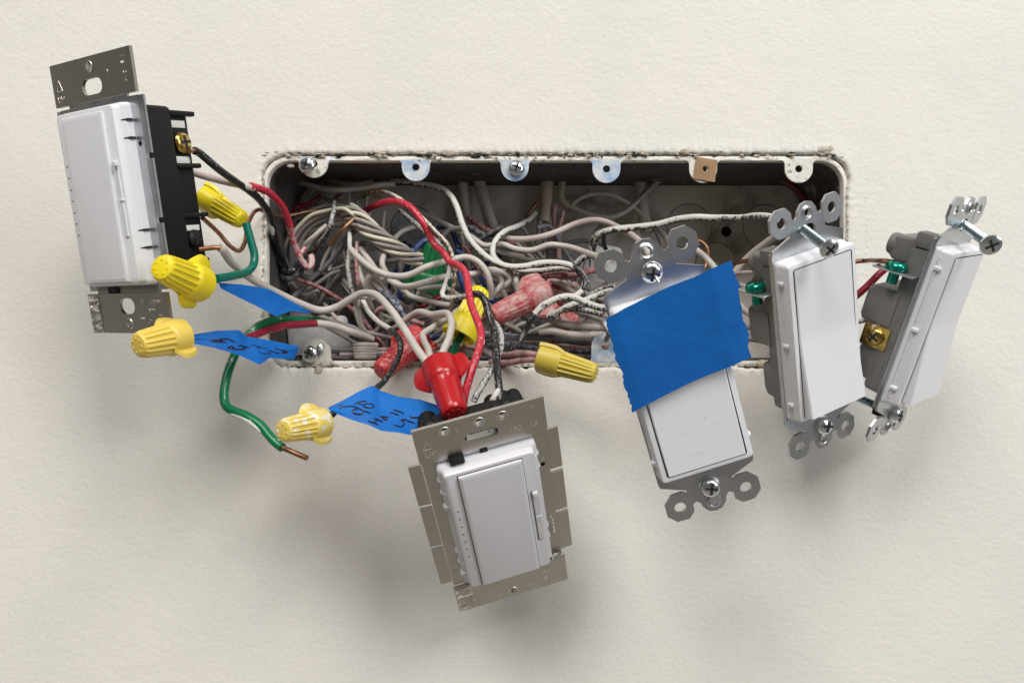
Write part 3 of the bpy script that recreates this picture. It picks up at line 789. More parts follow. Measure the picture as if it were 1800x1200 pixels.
# ------------------------------------------------------------------ wires
def smear(o, pts, thick, m='label', off=(0, -.35, .25)):
    q = spline([P_(p) for p in pts], .8); c = o.location
    b = MB().tube([p + Vector(off) for p in q], lambda u: thick / 7.44 * (.35 + .6 * math.sin(math.pi * min(.97, max(.03, u))) ** .4), 9)
    b.v = [Vector((v.x, -v.z, v.y)) - Vector(c) / MM for v in b.v]
    b.build('paint_smear', m, o, 60)
def P_(p):
    return U(*p) if not isinstance(p[0], str) else L2C(p[0], p[1:])
def spline(pts, step=1.1):
    P = [pts[0] * 2 - pts[1]] + pts + [pts[-1] * 2 - pts[-2]]
    out = []
    for i in range(1, len(P) - 2):
        p0, p1, p2, p3 = P[i - 1:i + 3]
        k = max(2, int((p2 - p1).length / step))
        for j in range(k):
            t = j / k
            out.append(0.5 * ((2 * p1) + (p2 - p0) * t + (2 * p0 - 5 * p1 + 4 * p2 - p3) * t * t + (3 * p1 - p0 - 3 * p2 + p3) * t ** 3))
    out.append(pts[-1])
    return out
NW = [0]
LASTW = [None]
def wire(m, thick, pts, label=None, group=None, name='wire', bare=None, flat=None):
    """a wire through pixels (x, y, distance out of the wall); thick in photograph pixels at the wall"""
    q = [P_(p) for p in pts]
    r = thick / 2 / 3.72
    sp = spline(q); NW[0] += 1
    k0 = NW[0] * 3.7
    sp = [p + Vector((noise.noise(p * .11 + Vector((k0, 0, 0))), noise.noise(p * .11 + Vector((0, k0, 0))), 0)) * .22 for p in sp]
    if bare:                                              # (where, n points) bare copper end
        root = bpy.data.objects.new(name, None); root.location = world(sp[len(sp) // 2]); col.objects.link(root)
        off = sp[len(sp) // 2]
        nb = max(3, int(bare[1] / 1.1))
        head, tail = (sp[:nb + 1], sp[nb:]) if bare[0] == 'start' else (sp[-nb - 1:], sp[:-nb])
        for nm, mm_, pp, rr in (('insulation', m, tail, r), ('copper_end', 'copper', head, r * .58)):
            b = MB().tube([p - off for p in pp], rr, 10)
            b.v = [Vector((v.x, -v.z, v.y)) for v in b.v]
            b.build(nm, mm_, root, 50)
        o = root
    else:
        b = MB().tube(sp, r, 9)
        if flat: b.map(lambda p: p)
        o = b.build(name, m, None, 50, True)
    LASTW[0] = o
    tag(o, label, 'cable' if name.endswith('cable') else 'wire', group)
    return o
UD, LD, LS, MS, OS = 'upper_dimmer', 'lower_dimmer', 'lower_switch', 'middle_switch', 'outer_switch'
# --- wires of the upper dimmer
wire('b', 12, [(UD, 22.5, 16, -20), (348, 268, 58), (378, 293, 52), (410, 316, 42), (440, 337, 30), (462, 358, 18), (477, 388, 6), (484, 420, -4), (493, 450, -14), (508, 480, -26)],
     'thick black wire from the brass screw of the upper dimmer into the box', bare=('start', 6))
smear(LASTW[0], [(475, 384, 7), (480, 398, 3), (483, 412, -1)], 11, 'label', (-.5, -.1, .5))
wire('b', 10, [(425, 328, 30), (452, 344, 22), (468, 370, 12), (476, 398, 2), (478, 428, -8), (490, 460, -16), (520, 482, -24), (535, 470, -30)],
     'thinner black wire running inside the thick black one beside the red wire')
wire('wp', 11, [(338, 303, 44), (365, 312, 44), (395, 320, 40), (425, 326, 36), (446, 331, 32)], 'white wire with rusty red smears coming out behind the upper dimmer')
wire('r', 12.5, [(440, 327, 34), (470, 337, 22), (494, 360, 10), (506, 385, 2), (510, 398, -1)], 'glossy red wire arching over the side rim of the box')
wire('rp', 12, [(508, 394, -1), (514, 415, -6), (520, 435, -10), (530, 457, -13), (541, 470, -15), (548, 464, -17), (547, 450, -20)], 'red wire caked in pale paint with a hooked tip')
wire('rp', 9, [(504, 385, -8), (512, 404, -12), (519, 428, -16), (528, 445, -18), (537, 434, -20)], 'second paint caked red wire tight beside the hooked one')
wire('copper', 7, [(UD, 20, -10, -24), (385, 410, 44), (404, 432, 40), (421, 441, 36), (431, 424, 32), (435, 398, 28), (444, 376, 20), (456, 368, 10), (470, 373, 0), (488, 379, -12), (512, 378, -18), (545, 371, -24), (578, 366, -30), (592, 346, -36), (606, 336, -42), (625, 335, -46)],
     'bare brown ground wire bent in a sharp V below the first yellow connector')
wire('t', 13, [(432, 392, 34), (440, 420, 34), (447, 448, 34), (444, 468, 36), (430, 480, 42), (408, 485, 54), (380, 490, 68)], 'teal green wire looping between two yellow connectors')
wire('w', 13, [(UD, 21.5, -22, -19), (386, 436, 58), (396, 446, 54), (412, 466, 46), (445, 492, 32), (490, 516, 18), (535, 537, 8), (565, 545, 3), (592, 539, 2), (617, 525, 4), (640, 515, 7), (662, 519, 12), (686, 543, 20), (708, 574, 28), (728, 606, 38), (748, 634, 48), (765, 655, 52)],
     'long white wire sweeping from the upper dimmer across the box into the red connector', bare=('start', 7))
# --- labelled wires at the lower side of the box
wire('b', 8, [(470, 512, 8), (505, 524, 4), (545, 545, -2), (575, 560, -8), (600, 572, -14), (625, 582, -20)], 'black wire edge running from under the topmost tape flag')
wire('wd', 9, [(548, 550, -4), (590, 566, -8), (625, 578, -12), (660, 598, -16), (672, 606, -20)], 'dusty white wire continuing beneath the tape flag towards the lower rim')
wire('rc', 13, [(352, 594, 72), (395, 596, 58), (432, 594, 44), (470, 581, 30), (505, 572, 20), (540, 569, 12), (556, 568, 9)], 'dark crimson wire leaving the written tape flag under the upper dimmer')
wire('w', 13, [(552, 568, 9), (585, 572, 4), (615, 582, -1), (640, 590, -6), (655, 596, -9)], 'chalky white painted length of wire carrying on from the crimson one')
wire('rc', 12, [(650, 594, -8), (660, 600, -12), (668, 606, -18)], 'short purple red wire stub at the lower rim')
wire('gp', 14, [(560, 566, -6), (525, 563, 8), (490, 562, 20), (460, 570, 30), (437, 588, 38), (418, 612, 44), (404, 645, 50), (395, 682, 54), (395, 706, 56), (404, 719, 58), (432, 730, 60), (456, 745, 62), (474, 766, 64), (492, 784, 66), (512, 793, 68), (540, 805, 70)],
     'green wire hanging down the wall with a bare copper tip', bare=('end', 11))
smear(LASTW[0], [(399, 716, 57), (412, 724, 58.5), (432, 732, 60), (452, 746, 62), (462, 757, 63)], 12.5, 'label', (-.25, -.5, .35))
wire('wd', 7, [(500, 562, 8), (540, 563, 2), (580, 578, -6), (620, 600, -14), (650, 612, -20)], 'thin dusty wire running under the green one')
wire('b', 10, [(686, 580, 6), (697, 589, 16), (704, 602, 22), (703, 618, 24), (697, 636, 30), (686, 656, 40), (668, 677, 52), (640, 694, 60), (600, 715, 66), (575, 735, 68)], 'black wire dropping past the speckled red connector into the tape flag')
# --- red connector in front
wire('w', 12.5, [(700, 572, -8), (722, 556, -4), (738, 548, 2), (758, 553, 8), (775, 551, 14), (788, 552, 20), (794, 568, 28), (790, 590, 36), (781, 614, 44), (773, 636, 50), (772, 655, 52)], 'white wire humped over and down into the front red connector')
wire('w', 11, [(800, 556, -4), (775, 566, 4), (756, 578, 14), (744, 587, 22), (745, 597, 30), (753, 614, 40), (758, 634, 48), (766, 655, 52)], 'white wire with a sharp kink entering the front red connector')
# --- lower dimmer leads
wire('r', 12.5, [(640, 372, -30), (664, 360, -18), (686, 354, -10), (708, 357, -4), (728, 370, 0), (744, 392, 2), (754, 412, 0), (764, 430, 0), (780, 444, 4), (792, 461, 10), (808, 468, 16), (820, 482, 22), (823, 506, 28), (828, 534, 34), (838, 560, 40), (845, 582, 44), (845, 602, 48), (838, 624, 52), (829, 652, 56), (818, 690, 58), (812, 730, 58)],
     'long bright red wire curving across the box down to the lower dimmer')
smear(LASTW[0], [(846, 590, 46), (847, 600, 47.5), (844, 611, 50)], 6.5, 'label', (.45, 0, .3))
wire('copperp', 7, [(636, 346, -30), (655, 337, -22), (680, 338, -14), (708, 353, -6), (738, 378, 0), (766, 407, 4), (786, 428, 6), (796, 452, 6), (799, 478, 6), (796, 505, 4), (793, 535, 0), (790, 562, -4)], 'bare brown ground wire flecked with paint alongside the long red wire')
wire('bs', 9, [(703, 371, -16), (722, 386, -10), (746, 407, -6), (770, 427, -2), (786, 450, 4), (792, 470, 4)], 'speckled black wire running beneath the long red wire')
wire('wb', 9, [(792, 462, 10), (788, 485, 10), (781, 505, 10), (777, 517, 12), (784, 524, 14), (802, 523, 18), (822, 520, 24)], 'black and white speckled wire hooked round under the long red wire')
wire('b', 12, [(820, 520, 22), (838, 517, 28), (850, 525, 32), (858, 550, 34), (866, 576, 38), (871, 605, 44), (873, 640, 52), (876, 672, 58), (880, 706, 62)], 'black wire bent over the yellow connector and down to the lower dimmer')
wire('bs', 10, [(868, 566, 26), (879, 582, 32), (881, 605, 38), (874, 632, 44), (862, 655, 52), (846, 680, 58), (832, 706, 60)], 'speckled black wire splayed from the other down to the lower dimmer')
wire('wbl', 10, [(874, 672, 58), (877, 685, 60), (870, 696, 62), (866, 706, 62)], 'paint crusted wire end hooked at the lower dimmer')
wire('b', 11, [(876, 612, 26), (896, 612, 20), (912, 602, 16), (922, 584, 14), (932, 564, 14), (942, 550, 14)], 'black wire swooping up from the lower dimmer leads under the dusty red connector')
wire('wb', 12, [(940, 552, 14), (955, 537, 14), (975, 526, 14), (996, 521, 14), (1012, 524, 14), (1034, 534, 18), (1058, 541, 24), (1080, 543, 30)], 'white painted wire arching towards the taped switch')
# --- middle of the box, front layer
wire('wbl', 11.5, [(690, 318, -40), (730, 322, -30), (768, 328, -22), (790, 342, -16), (803, 365, -12), (812, 392, -10), (825, 420, -8), (843, 441, -7), (866, 459, -6), (892, 468, -6), (922, 468, -6), (952, 462, -7), (980, 462, -8), (1004, 467, -8), (1020, 480, -6), (1028, 496, -4), (1024, 510, -2), (1012, 520, 2), (1004, 528, 4)],
     'black wire coated in white paint looping across the middle of the box')
wire('b', 9, [(988, 463, -10), (1006, 466, -8), (1021, 480, -4), (1029, 496, -1), (1026, 508, 0)], 'black bare patch of wire at the turn of the painted loop')
wire('wb', 9, [(868, 454, -16), (892, 470, -14), (920, 476, -14), (950, 475, -14), (978, 472, -14), (1005, 472, -14)], 'black and white wire close under the painted loop')
wire('wbl', 11, [(940, 375, -46), (930, 386, -38), (908, 398, -28), (886, 408, -22), (872, 422, -18), (866, 437, -16), (868, 452, -14), (880, 466, -14)], 'white painted wire hooked in a tight loop mid box')
wire('wp', 11, [(870, 410, -30), (888, 418, -26), (915, 420, -22), (945, 417, -20), (978, 408, -20), (1010, 394, -20), (1038, 387, -20), (1062, 389, -20), (1084, 398, -18), (1104, 408, -10), (1125, 425, 10)], 'pinkish white wire rising to the first ear of the taped switch')
wire('w', 11, [(735, 372, -40), (770, 388, -34), (800, 403, -28), (828, 416, -24), (852, 431, -22), (880, 429, -22), (905, 437, -22), (935, 439, -22), (965, 430, -20), (990, 432, -18), (1020, 440, -12), (1050, 451, 0)], 'white wire waving along the middle of the box')
wire('rd', 11, [(822, 382, -36), (845, 397, -32), (868, 411, -30), (888, 422, -30), (905, 430, -34)], 'dusty red wire slanting beneath the hooked loop')
wire('bd', 11, [(822, 398, -32), (850, 413, -30), (875, 425, -30), (900, 438, -32)], 'dusty dark wire next to the slanting red one')
wire('wd', 10, [(880, 445, -34), (910, 452, -32), (940, 460, -32), (965, 468, -32)], 'tan dusty wire passing behind the painted loop')
wire('wb', 12, [(1000, 480, -18), (1015, 462, -12), (1032, 450, -8), (1050, 450, -4), (1068, 455, 6)], 'flecked wire climbing behind the first ear of the taped switch')
wire('wbl', 12, [(1040, 470, -28), (1042, 440, -24), (1050, 416, -16), (1072, 405, -10), (1110, 400, -6), (1150, 395, -2), (1190, 386, 2), (1225, 382, 6), (1262, 383, 10), (1300, 383, 20), (1335, 380, 36), (1365, 384, 54)], 'white wire with black patches reaching the middle switch')
wire('bs', 6, [(1044, 452, -20), (1038, 436, -20), (1040, 420, -18), (1056, 406, -14), (1084, 399, -10), (1120, 396, -8), (1145, 394, -6)], 'thin dark wire curling along the white one to the middle switch')
wire('b', 8, [(1062, 410, -10), (1061, 425, -12), (1066, 440, -14)], 'short black wire stub hanging behind the first ear')
# --- dusty wires at the back of the right half
G_BACK = 'dusty wires hanging at the back of the box'
wire('cable', 10, [(985, 352, -50), (1000, 362, -48), (1035, 376, -46), (1070, 382, -46), (1100, 371, -46), (1128, 347, -48), (1158, 318, -50), (1190, 308, -50), (1240, 306, -50), (1300, 296, -48), (1350, 303, -48), (1385, 322, -50)], 'long grey wire arching across the painted back behind the card washer')
wire('rc', 9, [(1378, 318, -48), (1400, 332, -48), (1416, 352, -46), (1425, 380, -42)], 'dark red wire in the shaded corner behind the middle switch')
wire('cable', 9, [(1003, 366, -48), (1015, 352, -46), (1040, 341, -46), (1070, 341, -46), (1100, 355, -48), (1125, 374, -48), (1150, 402, -46), (1165, 430, -42)], 'grey dusty wire humped over the long grey one')
wire('wd', 10, [(1150, 398, -40), (1166, 412, -36), (1176, 430, -30), (1178, 444, -24)], 'dusty white wire going down behind the screw of the taped switch')
wire('w', 12, [(1095, 408, -20), (1112, 420, -12), (1130, 436, 0), (1144, 450, 10)], 'white wire tucked behind the middle hole of the taped switch')
wire('copper', 7, [(1215, 424, -18), (1232, 424, -16), (1243, 436, -14), (1244, 455, -14), (1238, 474, -12), (1236, 490, -8)], 'bare brown wire curving beside the second ear of the taped switch')
wire('w', 12, [(1205, 432, 0), (1224, 440, 0), (1242, 455, 0), (1258, 474, 4), (1262, 490, 6)], 'white wire ending behind the upper tape edge')
wire('w', 12, [(1372, 408, 6), (1350, 424, 0), (1325, 442, -6), (1305, 462, -10), (1285, 485, -12)], 'white wire slanting down beside the black hole')
wire('rp', 6, [(1345, 432, -4), (1322, 450, -8), (1304, 468, -12), (1290, 488, -14)], 'thin red wire lying along the slanting white one')
wire('copper', 8, [(1280, 466, -6), (1300, 461, 2), (1325, 458, 10), (1342, 466, 18), ('middle_switch', -18.5, 22.5, -13)], 'bare brown wire hooked to the green screw of the middle switch')
wire('wp', 8, [(1280, 482, -8), (1305, 480, -4), (1330, 478, 2), (1350, 472, 10)], 'pale wire just below the brown hooked one')
wire('wb', 10, [(1300, 500, -8), (1320, 508, -4), (1340, 518, 4), (1360, 522, 14)], 'speckled wire under the green screw of the middle switch')
wire('w', 12, [(1300, 540, -20), (1325, 556, -12), (1345, 566, 4), (1360, 572, 14)], 'white wire behind the torn tape edge, upper of the pair')
wire('rp', 8, [(1295, 530, -24), (1315, 548, -16), (1335, 560, -6), (1350, 572, 6)], 'red and white wire twisting behind the middle switch housing')
wire('w', 12, [(1290, 580, -20), (1318, 574, -14), (1340, 568, 2)], 'white wire behind the torn tape edge, lower of the pair')
wire('wd', 10, [(1295, 594, -22), (1325, 596, -14), (1350, 602, -2)], 'dusty wire low behind the middle switch housing')
wire('g', 12, [(1432, 402, -30), (1438, 385, -26), (1444, 372, -22), (1460, 378, -24), (1466, 400, -28), (1456, 430, -30)], 'green wire seen through the holes above the middle switch')
# --- outer switch
wire('copper', 8, [(1455, 470, 10), (1495, 461, 14), (1525, 458, 18), ('outer_switch', -20, 22.3, -18), ('outer_switch', -15.5, 22.3, -15), ('outer_switch', -15, 22.2, -10)], 'bare copper wire joining the green screw of the outer switch')
wire('rc', 12, [(1470, 545, 14), (1500, 524, 18), (1522, 505, 20), (1545, 482, 22), (1560, 470, 22)], 'dark red wire behind the grey housing of the outer switch')
wire('wb', 9, [(1490, 570, 12), (1505, 566, 16), (1528, 562, 22), ('outer_switch', -16.5, -5, -13)], 'pale wire end at the brass screw of the outer switch')
# --- romex and cables entering from the top
wire('romex', 26, [(966, 268, -52), (965, 300, -51), (960, 340, -50), (958, 370, -49), (955, 392, -47)], 'tan flat cable sheath coming down mid box, cut square', name='sheathed_cable')
wire('romex', 16, [(993, 268, -52), (991, 305, -51), (986, 335, -50), (988, 352, -49), (1000, 364, -48)], 'narrower tan cable close to the cut square sheath', name='sheathed_cable')
wire('cable', 22, [(812, 268, -54), (812, 300, -53), (816, 340, -52), (820, 375, -50), (822, 392, -48)], 'grey cable sheath entering from above, the one nearer the red wire', name='sheathed_cable')
wire('cable', 24, [(838, 268, -52), (839, 300, -51), (848, 340, -48), (858, 375, -44), (868, 405, -40)], 'grey cable sheath entering from above that slants to the hooked loop', name='sheathed_cable')
wire('cable', 26, [(1122, 268, -53), (1124, 305, -53), (1128, 345, -52), (1132, 385, -50), (1138, 410, -48)], 'grey cable sheath behind the taped switch ears', name='sheathed_cable')
wire('romex', 20, [(664, 268, -54), (664, 300, -53), (662, 330, -52), (660, 345, -50)], 'dark tan cable sheath in the shaded upper box', name='sheathed_cable')
wire('copper', 6, [(946, 352, -46), (935, 368, -44), (926, 380, -42), (922, 392, -40)], 'thin bare wire fraying from the tan sheath')
for k, (pts, m) in enumerate((([(950, 385, -46), (945, 415, -44), (938, 450, -42), (930, 490, -40)], 'wd'), ([(968, 385, -47), (966, 420, -46), (964, 460, -44), (968, 500, -42)], 'wd'),
                              ([(975, 360, -47), (974, 400, -46), (978, 450, -44), (985, 490, -40)], 'pk'), ([(990, 372, -46), (984, 400, -44), (982, 440, -40), (986, 470, -36)], 'rp'),
                              ([(955, 400, -45), (958, 440, -43), (952, 480, -41)], 'wd'))):
    wire(m, 9, pts, 'dusty wire hanging straight down from the tan cable sheath', 'wires out of the tan sheath')
# --- upper left tangle
wire('w', 11, [(520, 318, -44), (545, 326, -38), (575, 333, -32), (605, 334, -28), (640, 330, -28), (672, 325, -30), (694, 324, -32)], 'white wire lying level under the dark headed screw')
wire('wd', 9, [(570, 314, -48), (595, 320, -44), (625, 324, -42), (655, 318, -44)], 'dusty wire just above the level white wire')
wire('wd', 8, [(548, 340, -46), (570, 350, -44), (590, 354, -42), (612, 352, -42)], 'short dusty wire below the level white wire')
wire('rc', 9, [(505, 372, -44), (525, 364, -42), (545, 358, -42), (565, 346, -44)], 'dark red wire in the shaded upper corner')
wire('wd', 7, [(536, 355, -46), (545, 342, -44), (552, 332, -44)], 'thin dusty wire slanting in the shaded upper corner')
G_ARC = 'pale wires arching into the twisted bundle'
arcs = [((512, 414), (528, 394), (548, 378), (580, 369), (604, 367), (622, 378)), ((516, 428), (530, 404), (552, 385), (584, 374), (608, 372), (628, 386)),
        ((522, 440), (536, 412), (556, 392), (586, 381), (612, 379), (634, 394)), ((530, 452), (545, 425), (568, 404), (594, 391), (618, 390), (642, 402)),
        ((508, 400), (522, 384), (545, 370), (578, 362), (600, 362), (618, 372)), ((535, 420), (555, 405), (580, 396), (605, 397), (630, 404), (650, 414))]
for i, a in enumerate(arcs):
    wire('wd' if i % 3 else 'wy', 7.5, [(x, y, -22 - 2 * i + 2 * k) for k, (x, y) in enumerate(a)], 'pale wire arching into the twisted bundle behind the red wires', G_ARC)
ctr = [P_(p) for p in ((612, 372, -20), (632, 386, -16), (655, 408, -14), (682, 428, -14), (710, 446, -16), (735, 456, -20), (752, 462, -24))]
cs = spline(ctr)
for k in range(7):
    pts = []
    for i, p in enumerate(cs):
        a = i * .16 + k * 2 * math.pi / 7
        t = (cs[min(i + 1, len(cs) - 1)] - cs[max(i - 1, 0)]).normalized(); u = t.cross(Vector((0, 0, 1))).normalized(); v = u.cross(t)
        R = 3.3 * (1 - .3 * i / len(cs)); pts.append(p + u * math.cos(a) * R * 1.25 + v * math.sin(a) * R)
    o = MB().tube(pts, 1.05, 8).build('wire', 'wy' if k % 2 else 'wd', None, 50, True)
    tag(o, 'pale wire twisted round its neighbours in the thick bundle', 'wire', 'strands of the twisted bundle')
wire('bs', 9, [(588, 356, -22), (586, 372, -14), (582, 392, -10), (576, 408, -12), (560, 428, -18), (540, 446, -24), (528, 462, -28)], 'black wire strapped across the arching pale wires')
wire('copper', 7, [(622, 384, -10), (606, 400, -8), (592, 416, -10), (580, 430, -14)], 'brown wire end crossing over the pale arching wires')
wire('w', 9, [(574, 396, -18), (556, 412, -16), (540, 426, -18), (528, 442, -24)], 'short white wire end under the black strap wire')
wire('wd', 7, [(508, 412, -30), (502, 432, -30), (500, 450, -32), (508, 470, -36)], 'thin dusty wire bowed beside the caked red wires')
wire('b', 13, [(494, 470, -22), (502, 478, -16), (514, 476, -14), (522, 466, -18), (532, 460, -24)], 'lumpy black taped joint low at the side of the box')
wire('bd', 12, [(490, 474, -24), (498, 488, -22), (512, 490, -22), (524, 480, -24)], 'greyish black taped joint under the lumpy one')
CN = {'wd': 'dusty off white', 'w': 'white', 'wp': 'pinkish white'}
G_FAN = 'thin wires fanning out low at the side of the box'
fan = [((582, 432), (570, 455), (562, 476)), ((592, 430), (584, 452), (578, 476)), ((528, 474), (545, 484), (562, 478), (590, 472), (610, 464)), ((548, 500), (570, 490), (595, 476)),
       ((532, 512), (552, 502), (580, 482), (598, 476)), ((510, 492), (522, 508), (538, 518), (560, 510)), ((560, 534), (572, 510), (580, 488)), ((505, 488), (512, 505), (530, 522), (555, 520)),
       ((604, 440), (610, 460), (620, 470)), ((612, 405), (614, 432), (620, 455)), ((570, 514), (585, 495), (600, 478)), ((650, 370), (646, 390), (640, 408)), ((628, 352), (624, 372), (618, 392)),
       ((612, 338), (614, 358), (613, 372)), ((645, 345), (643, 360), (642, 386)), ((676, 372), (672, 400), (670, 428))]
for i, a in enumerate(fan):
    m = ('wd', 'w', 'wd', 'wp')[i % 4]
    wire(m, 7.5, [(x, y, -32 - (i % 4) * 2 + k) for k, (x, y) in enumerate(a)], CN[m] + ' thin wire in the fan below the twisted bundle', CN[m] + ' ' + G_FAN)
wire('wbl', 9, [(615, 410, -18), (614, 440, -14), (612, 470, -14), (616, 500, -16), (620, 520, -18)], 'upright wire with flaking white paint beside the twisted bundle')
wire('rp', 8, [(628, 425, -20), (626, 445, -18), (626, 470, -18), (630, 500, -20)], 'paint dusted red wire upright behind the white criss cross')
# --- white criss-cross at the centre
wire('w', 12, [(616, 438, -12), (632, 454, -8), (655, 472, -4), (678, 482, -2), (700, 486, 0), (722, 482, 0), (748, 470, 0), (775, 461, -4), (800, 455, -8), (822, 452, -8), (842, 461, -8), (856, 480, -8), (862, 502, -10), (862, 525, -14)],
     'white wire crossing the centre of the box in one long wave')
wire('w', 11, [(632, 436, -20), (648, 456, -18), (662, 476, -18), (674, 492, -18)], 'white wire slanting behind the long central wave')
wire('w', 12, [(652, 540, -20), (646, 515, -14), (646, 495, -10), (655, 482, -8), (672, 481, -10), (685, 486, -14)], 'white wire curled into a small loop near the central wave')
wire('w', 11, [(630, 470, -22), (636, 490, -20), (646, 510, -20), (655, 528, -20)], 'pinkish white wire sinking behind the small loop')
wire('w', 11, [(676, 446, -16), (672, 462, -12), (677, 476, -12), (690, 492, -14), (705, 502, -14)], 'white wire dropping from the twisted bundle')
wire('w', 12, [(684, 492, -12), (702, 502, -8), (722, 503, -8), (745, 497, -8), (775, 488, -8), (805, 484, -10), (838, 480, -12), (864, 474, -14), (885, 480, -16), (895, 490, -18), (888, 502, -18), (872, 512, -18)], 'white wire turning back in a hairpin beside the painted loop')
wire('w', 10, [(860, 480, -14), (876, 484, -12), (882, 496, -12), (876, 508, -12), (868, 520, -14)], 'white wire in a tight bend next to the hairpin')
wire('wd', 10, [(735, 508, -16), (760, 505, -14), (785, 503, -16)], 'dusty white wire low over the green connector')
wire('w', 11, [(705, 508, -20), (722, 520, -18), (742, 527, -16), (765, 532, -14), (790, 536, -14)], 'white wire running level to the yellow connector in the box')
wire('w', 10, [(690, 425, -28), (702, 410, -30), (718, 402, -34), (735, 397, -38)], 'white wire bowing up towards the long red wire')
wire('w', 12, [(632, 540, -10), (624, 528, -6), (630, 520, 0), (642, 522, -2)], 'white wire turned down under the long sweeping wire')
wire('w', 12, [(628, 524, -12), (628, 548, -14), (636, 575, -16), (648, 592, -20), (656, 606, -24)], 'white wire falling steeply behind the lower rim')
wire('wbl', 10, [(638, 528, -8), (648, 548, -6), (666, 566, -4), (684, 578, -4), (698, 590, -4), (710, 602, -4)], 'white wire with dark flecks ending cut at the speckled red connector')
wire('bld', 12, [(670, 514, -16), (684, 520, -10), (698, 536, -8), (710, 556, -10), (720, 580, -14)], 'dusty blue wire behind the long sweeping white wire')
wire('bl', 11, [(756, 420, -22), (744, 424, -20), (733, 434, -18), (724, 452, -18), (714, 474, -22), (706, 498, -24), (702, 530, -26), (702, 560, -28)], 'dark blue wire bent over beside the green connector')
wire('bl', 10, [(806, 478, 2), (812, 495, 2), (816, 512, 0)], 'bright blue wire peeping beside the long red wire')
wire('pk', 10, [(660, 556, -20), (664, 545, -16), (676, 541, -14), (692, 548, -14), (720, 562, -14), (745, 570, -16)], 'pink dusted wire arched low behind the sweeping white wire')
wire('rc', 10, [(720, 552, -26), (738, 542, -24), (752, 532, -24), (775, 522, -26)], 'dark red wire low in the centre of the box')
wire('bl', 10, [(750, 590, -10), (762, 594, -8), (772, 590, -8)], 'short blue wire between the two red connectors')
wire('w', 9, [(785, 580, -6), (776, 596, -4), (762, 604, -4), (752, 600, -6)], 'white wire end curled between the red connectors')
wire('g', 13, [(812, 588, 6), (802, 604, 8), (796, 620, 8), (786, 640, 6)], 'green wire coming out of the yellow connector in the box')
wire('copper', 7, [(818, 590, 2), (816, 608, 0), (810, 625, -4)], 'bare brown wire beside the green one under the yellow connector')
wire('w', 11, [(907, 478, -18), (908, 500, -16), (913, 520, -14), (922, 545, -14)], 'white wire going down behind the dusty red connector')
wire('w', 10, [(880, 490, -20), (884, 510, -18), (892, 528, -18)], 'white wire sinking beside the yellow connector cap')
wire('rd', 12, [(938, 482, -18), (965, 484, -14), (990, 484, -14), (1015, 482, -16), (1038, 476, -20), (1056, 474, -24)], 'dusty red wire running level above the dusty red connector')
wire('wp', 11, [(968, 492, -22), (988, 500, -20), (1005, 512, -20), (1015, 522, -22)], 'pinkish wire fanning from behind the dusty red connector')
wire('wd', 8, [(998, 494, -24), (1008, 506, -24), (1018, 518, -26)], 'thin dusty wire behind the turn of the painted loop')
wire('wb', 11, [(968, 560, -2), (985, 546, 2), (1005, 536, 4), (1028, 528, 4), (1052, 518, 4), (1075, 510, 8)], 'heavily speckled wire rising to the shoulder of the taped switch')
wire('bs', 11, [(960, 556, 0), (980, 548, 0), (1002, 542, 0), (1030, 545, 2), (1060, 552, 8)], 'speckled black wire under the white arching one')
wire('bs', 9, [(1030, 520, -6), (1045, 514, -6), (1062, 506, -4), (1080, 500, 0)], 'speckled black wire end under the first ear of the taped switch')
wire('wd', 9, [(1012, 545, -14), (1035, 555, -10), (1060, 565, -4), (1090, 580, 4)], 'tan dusty wire slanting behind the tape')
wire('w', 13, [(965, 560, -8), (985, 568, -6), (1010, 572, -6), (1040, 575, -6), (1078, 577, -6)], 'clean white wire below the dusty red connector, upper of two')
wire('w', 13, [(948, 582, -6), (972, 582, -4), (1000, 587, -4), (1035, 589, -4), (1076, 588, -4)], 'clean white wire below the dusty red connector, lower of two')
wire('wbl', 9, [(1062, 568, 4), (1068, 577, 6), (1070, 588, 4), (1066, 596, 0)], 'short pale wire end beside the tape over the two clean wires')
wire('pk', 11, [(760, 612, -14), (800, 606, -14), (840, 612, -14), (862, 620, -14)], 'pinkish wire low behind the green wire')
wire('wd', 11, [(842, 610, -10), (858, 622, -8), (878, 630, -8)], 'dusty wire bending at the lower rim behind the black leads')
wire('pk', 11, [(868, 622, -2), (895, 622, 4), (920, 621, 10), (946, 624, 18), (965, 628, 22)], 'pink dusted wire into the ochre connector, upper of two')
wire('pk', 11, [(862, 636, -2), (890, 638, 4), (918, 634, 10), (944, 632, 18), (965, 632, 22)], 'pink dusted wire into the ochre connector, lower of two')
CN = {'wd': 'dusty off white', 'lv': 'lavender grey', 'wp': 'pinkish white', 'rd': 'dull dusty red', 'bd': 'dusty black', 'bl': 'dark blue', 'bld': 'dusty blue', 'w': 'white'}
G_LOW = 'wires lying along the bottom of the box'
for i in range(26):
    y = 586 + (i * 37 % 46); x = 830 + (i * 53 % 60); L = 150 + (i * 29 % 90)
    m = ('lv', 'wd', 'bd', 'lv', 'bld', 'rd', 'wd')[i % 7]
    wire(m, 9, [(x + L * u, y + 6 * math.sin(i * 1.7 + u * 4) + u * (4 - i % 9), -14 - (i % 6) * 6) for u in (0, .25, .5, .75, 1)], CN[m] + ' wire lying along the bottom of the box', CN[m] + ' ' + G_LOW)
for i in range(12):
    y = 612 + i % 6 * 4; x = 560 + (i * 31 % 70)
    m = ('wd', 'lv', 'wp')[i % 3]
    wire(m, 8, [(x + 150 * u, y + 3 * math.sin(i + u * 3), -10 - (i % 4) * 6) for u in (0, .3, .6, 1)], CN[m] + ' wire lying along the bottom of the box', CN[m] + ' ' + G_LOW)
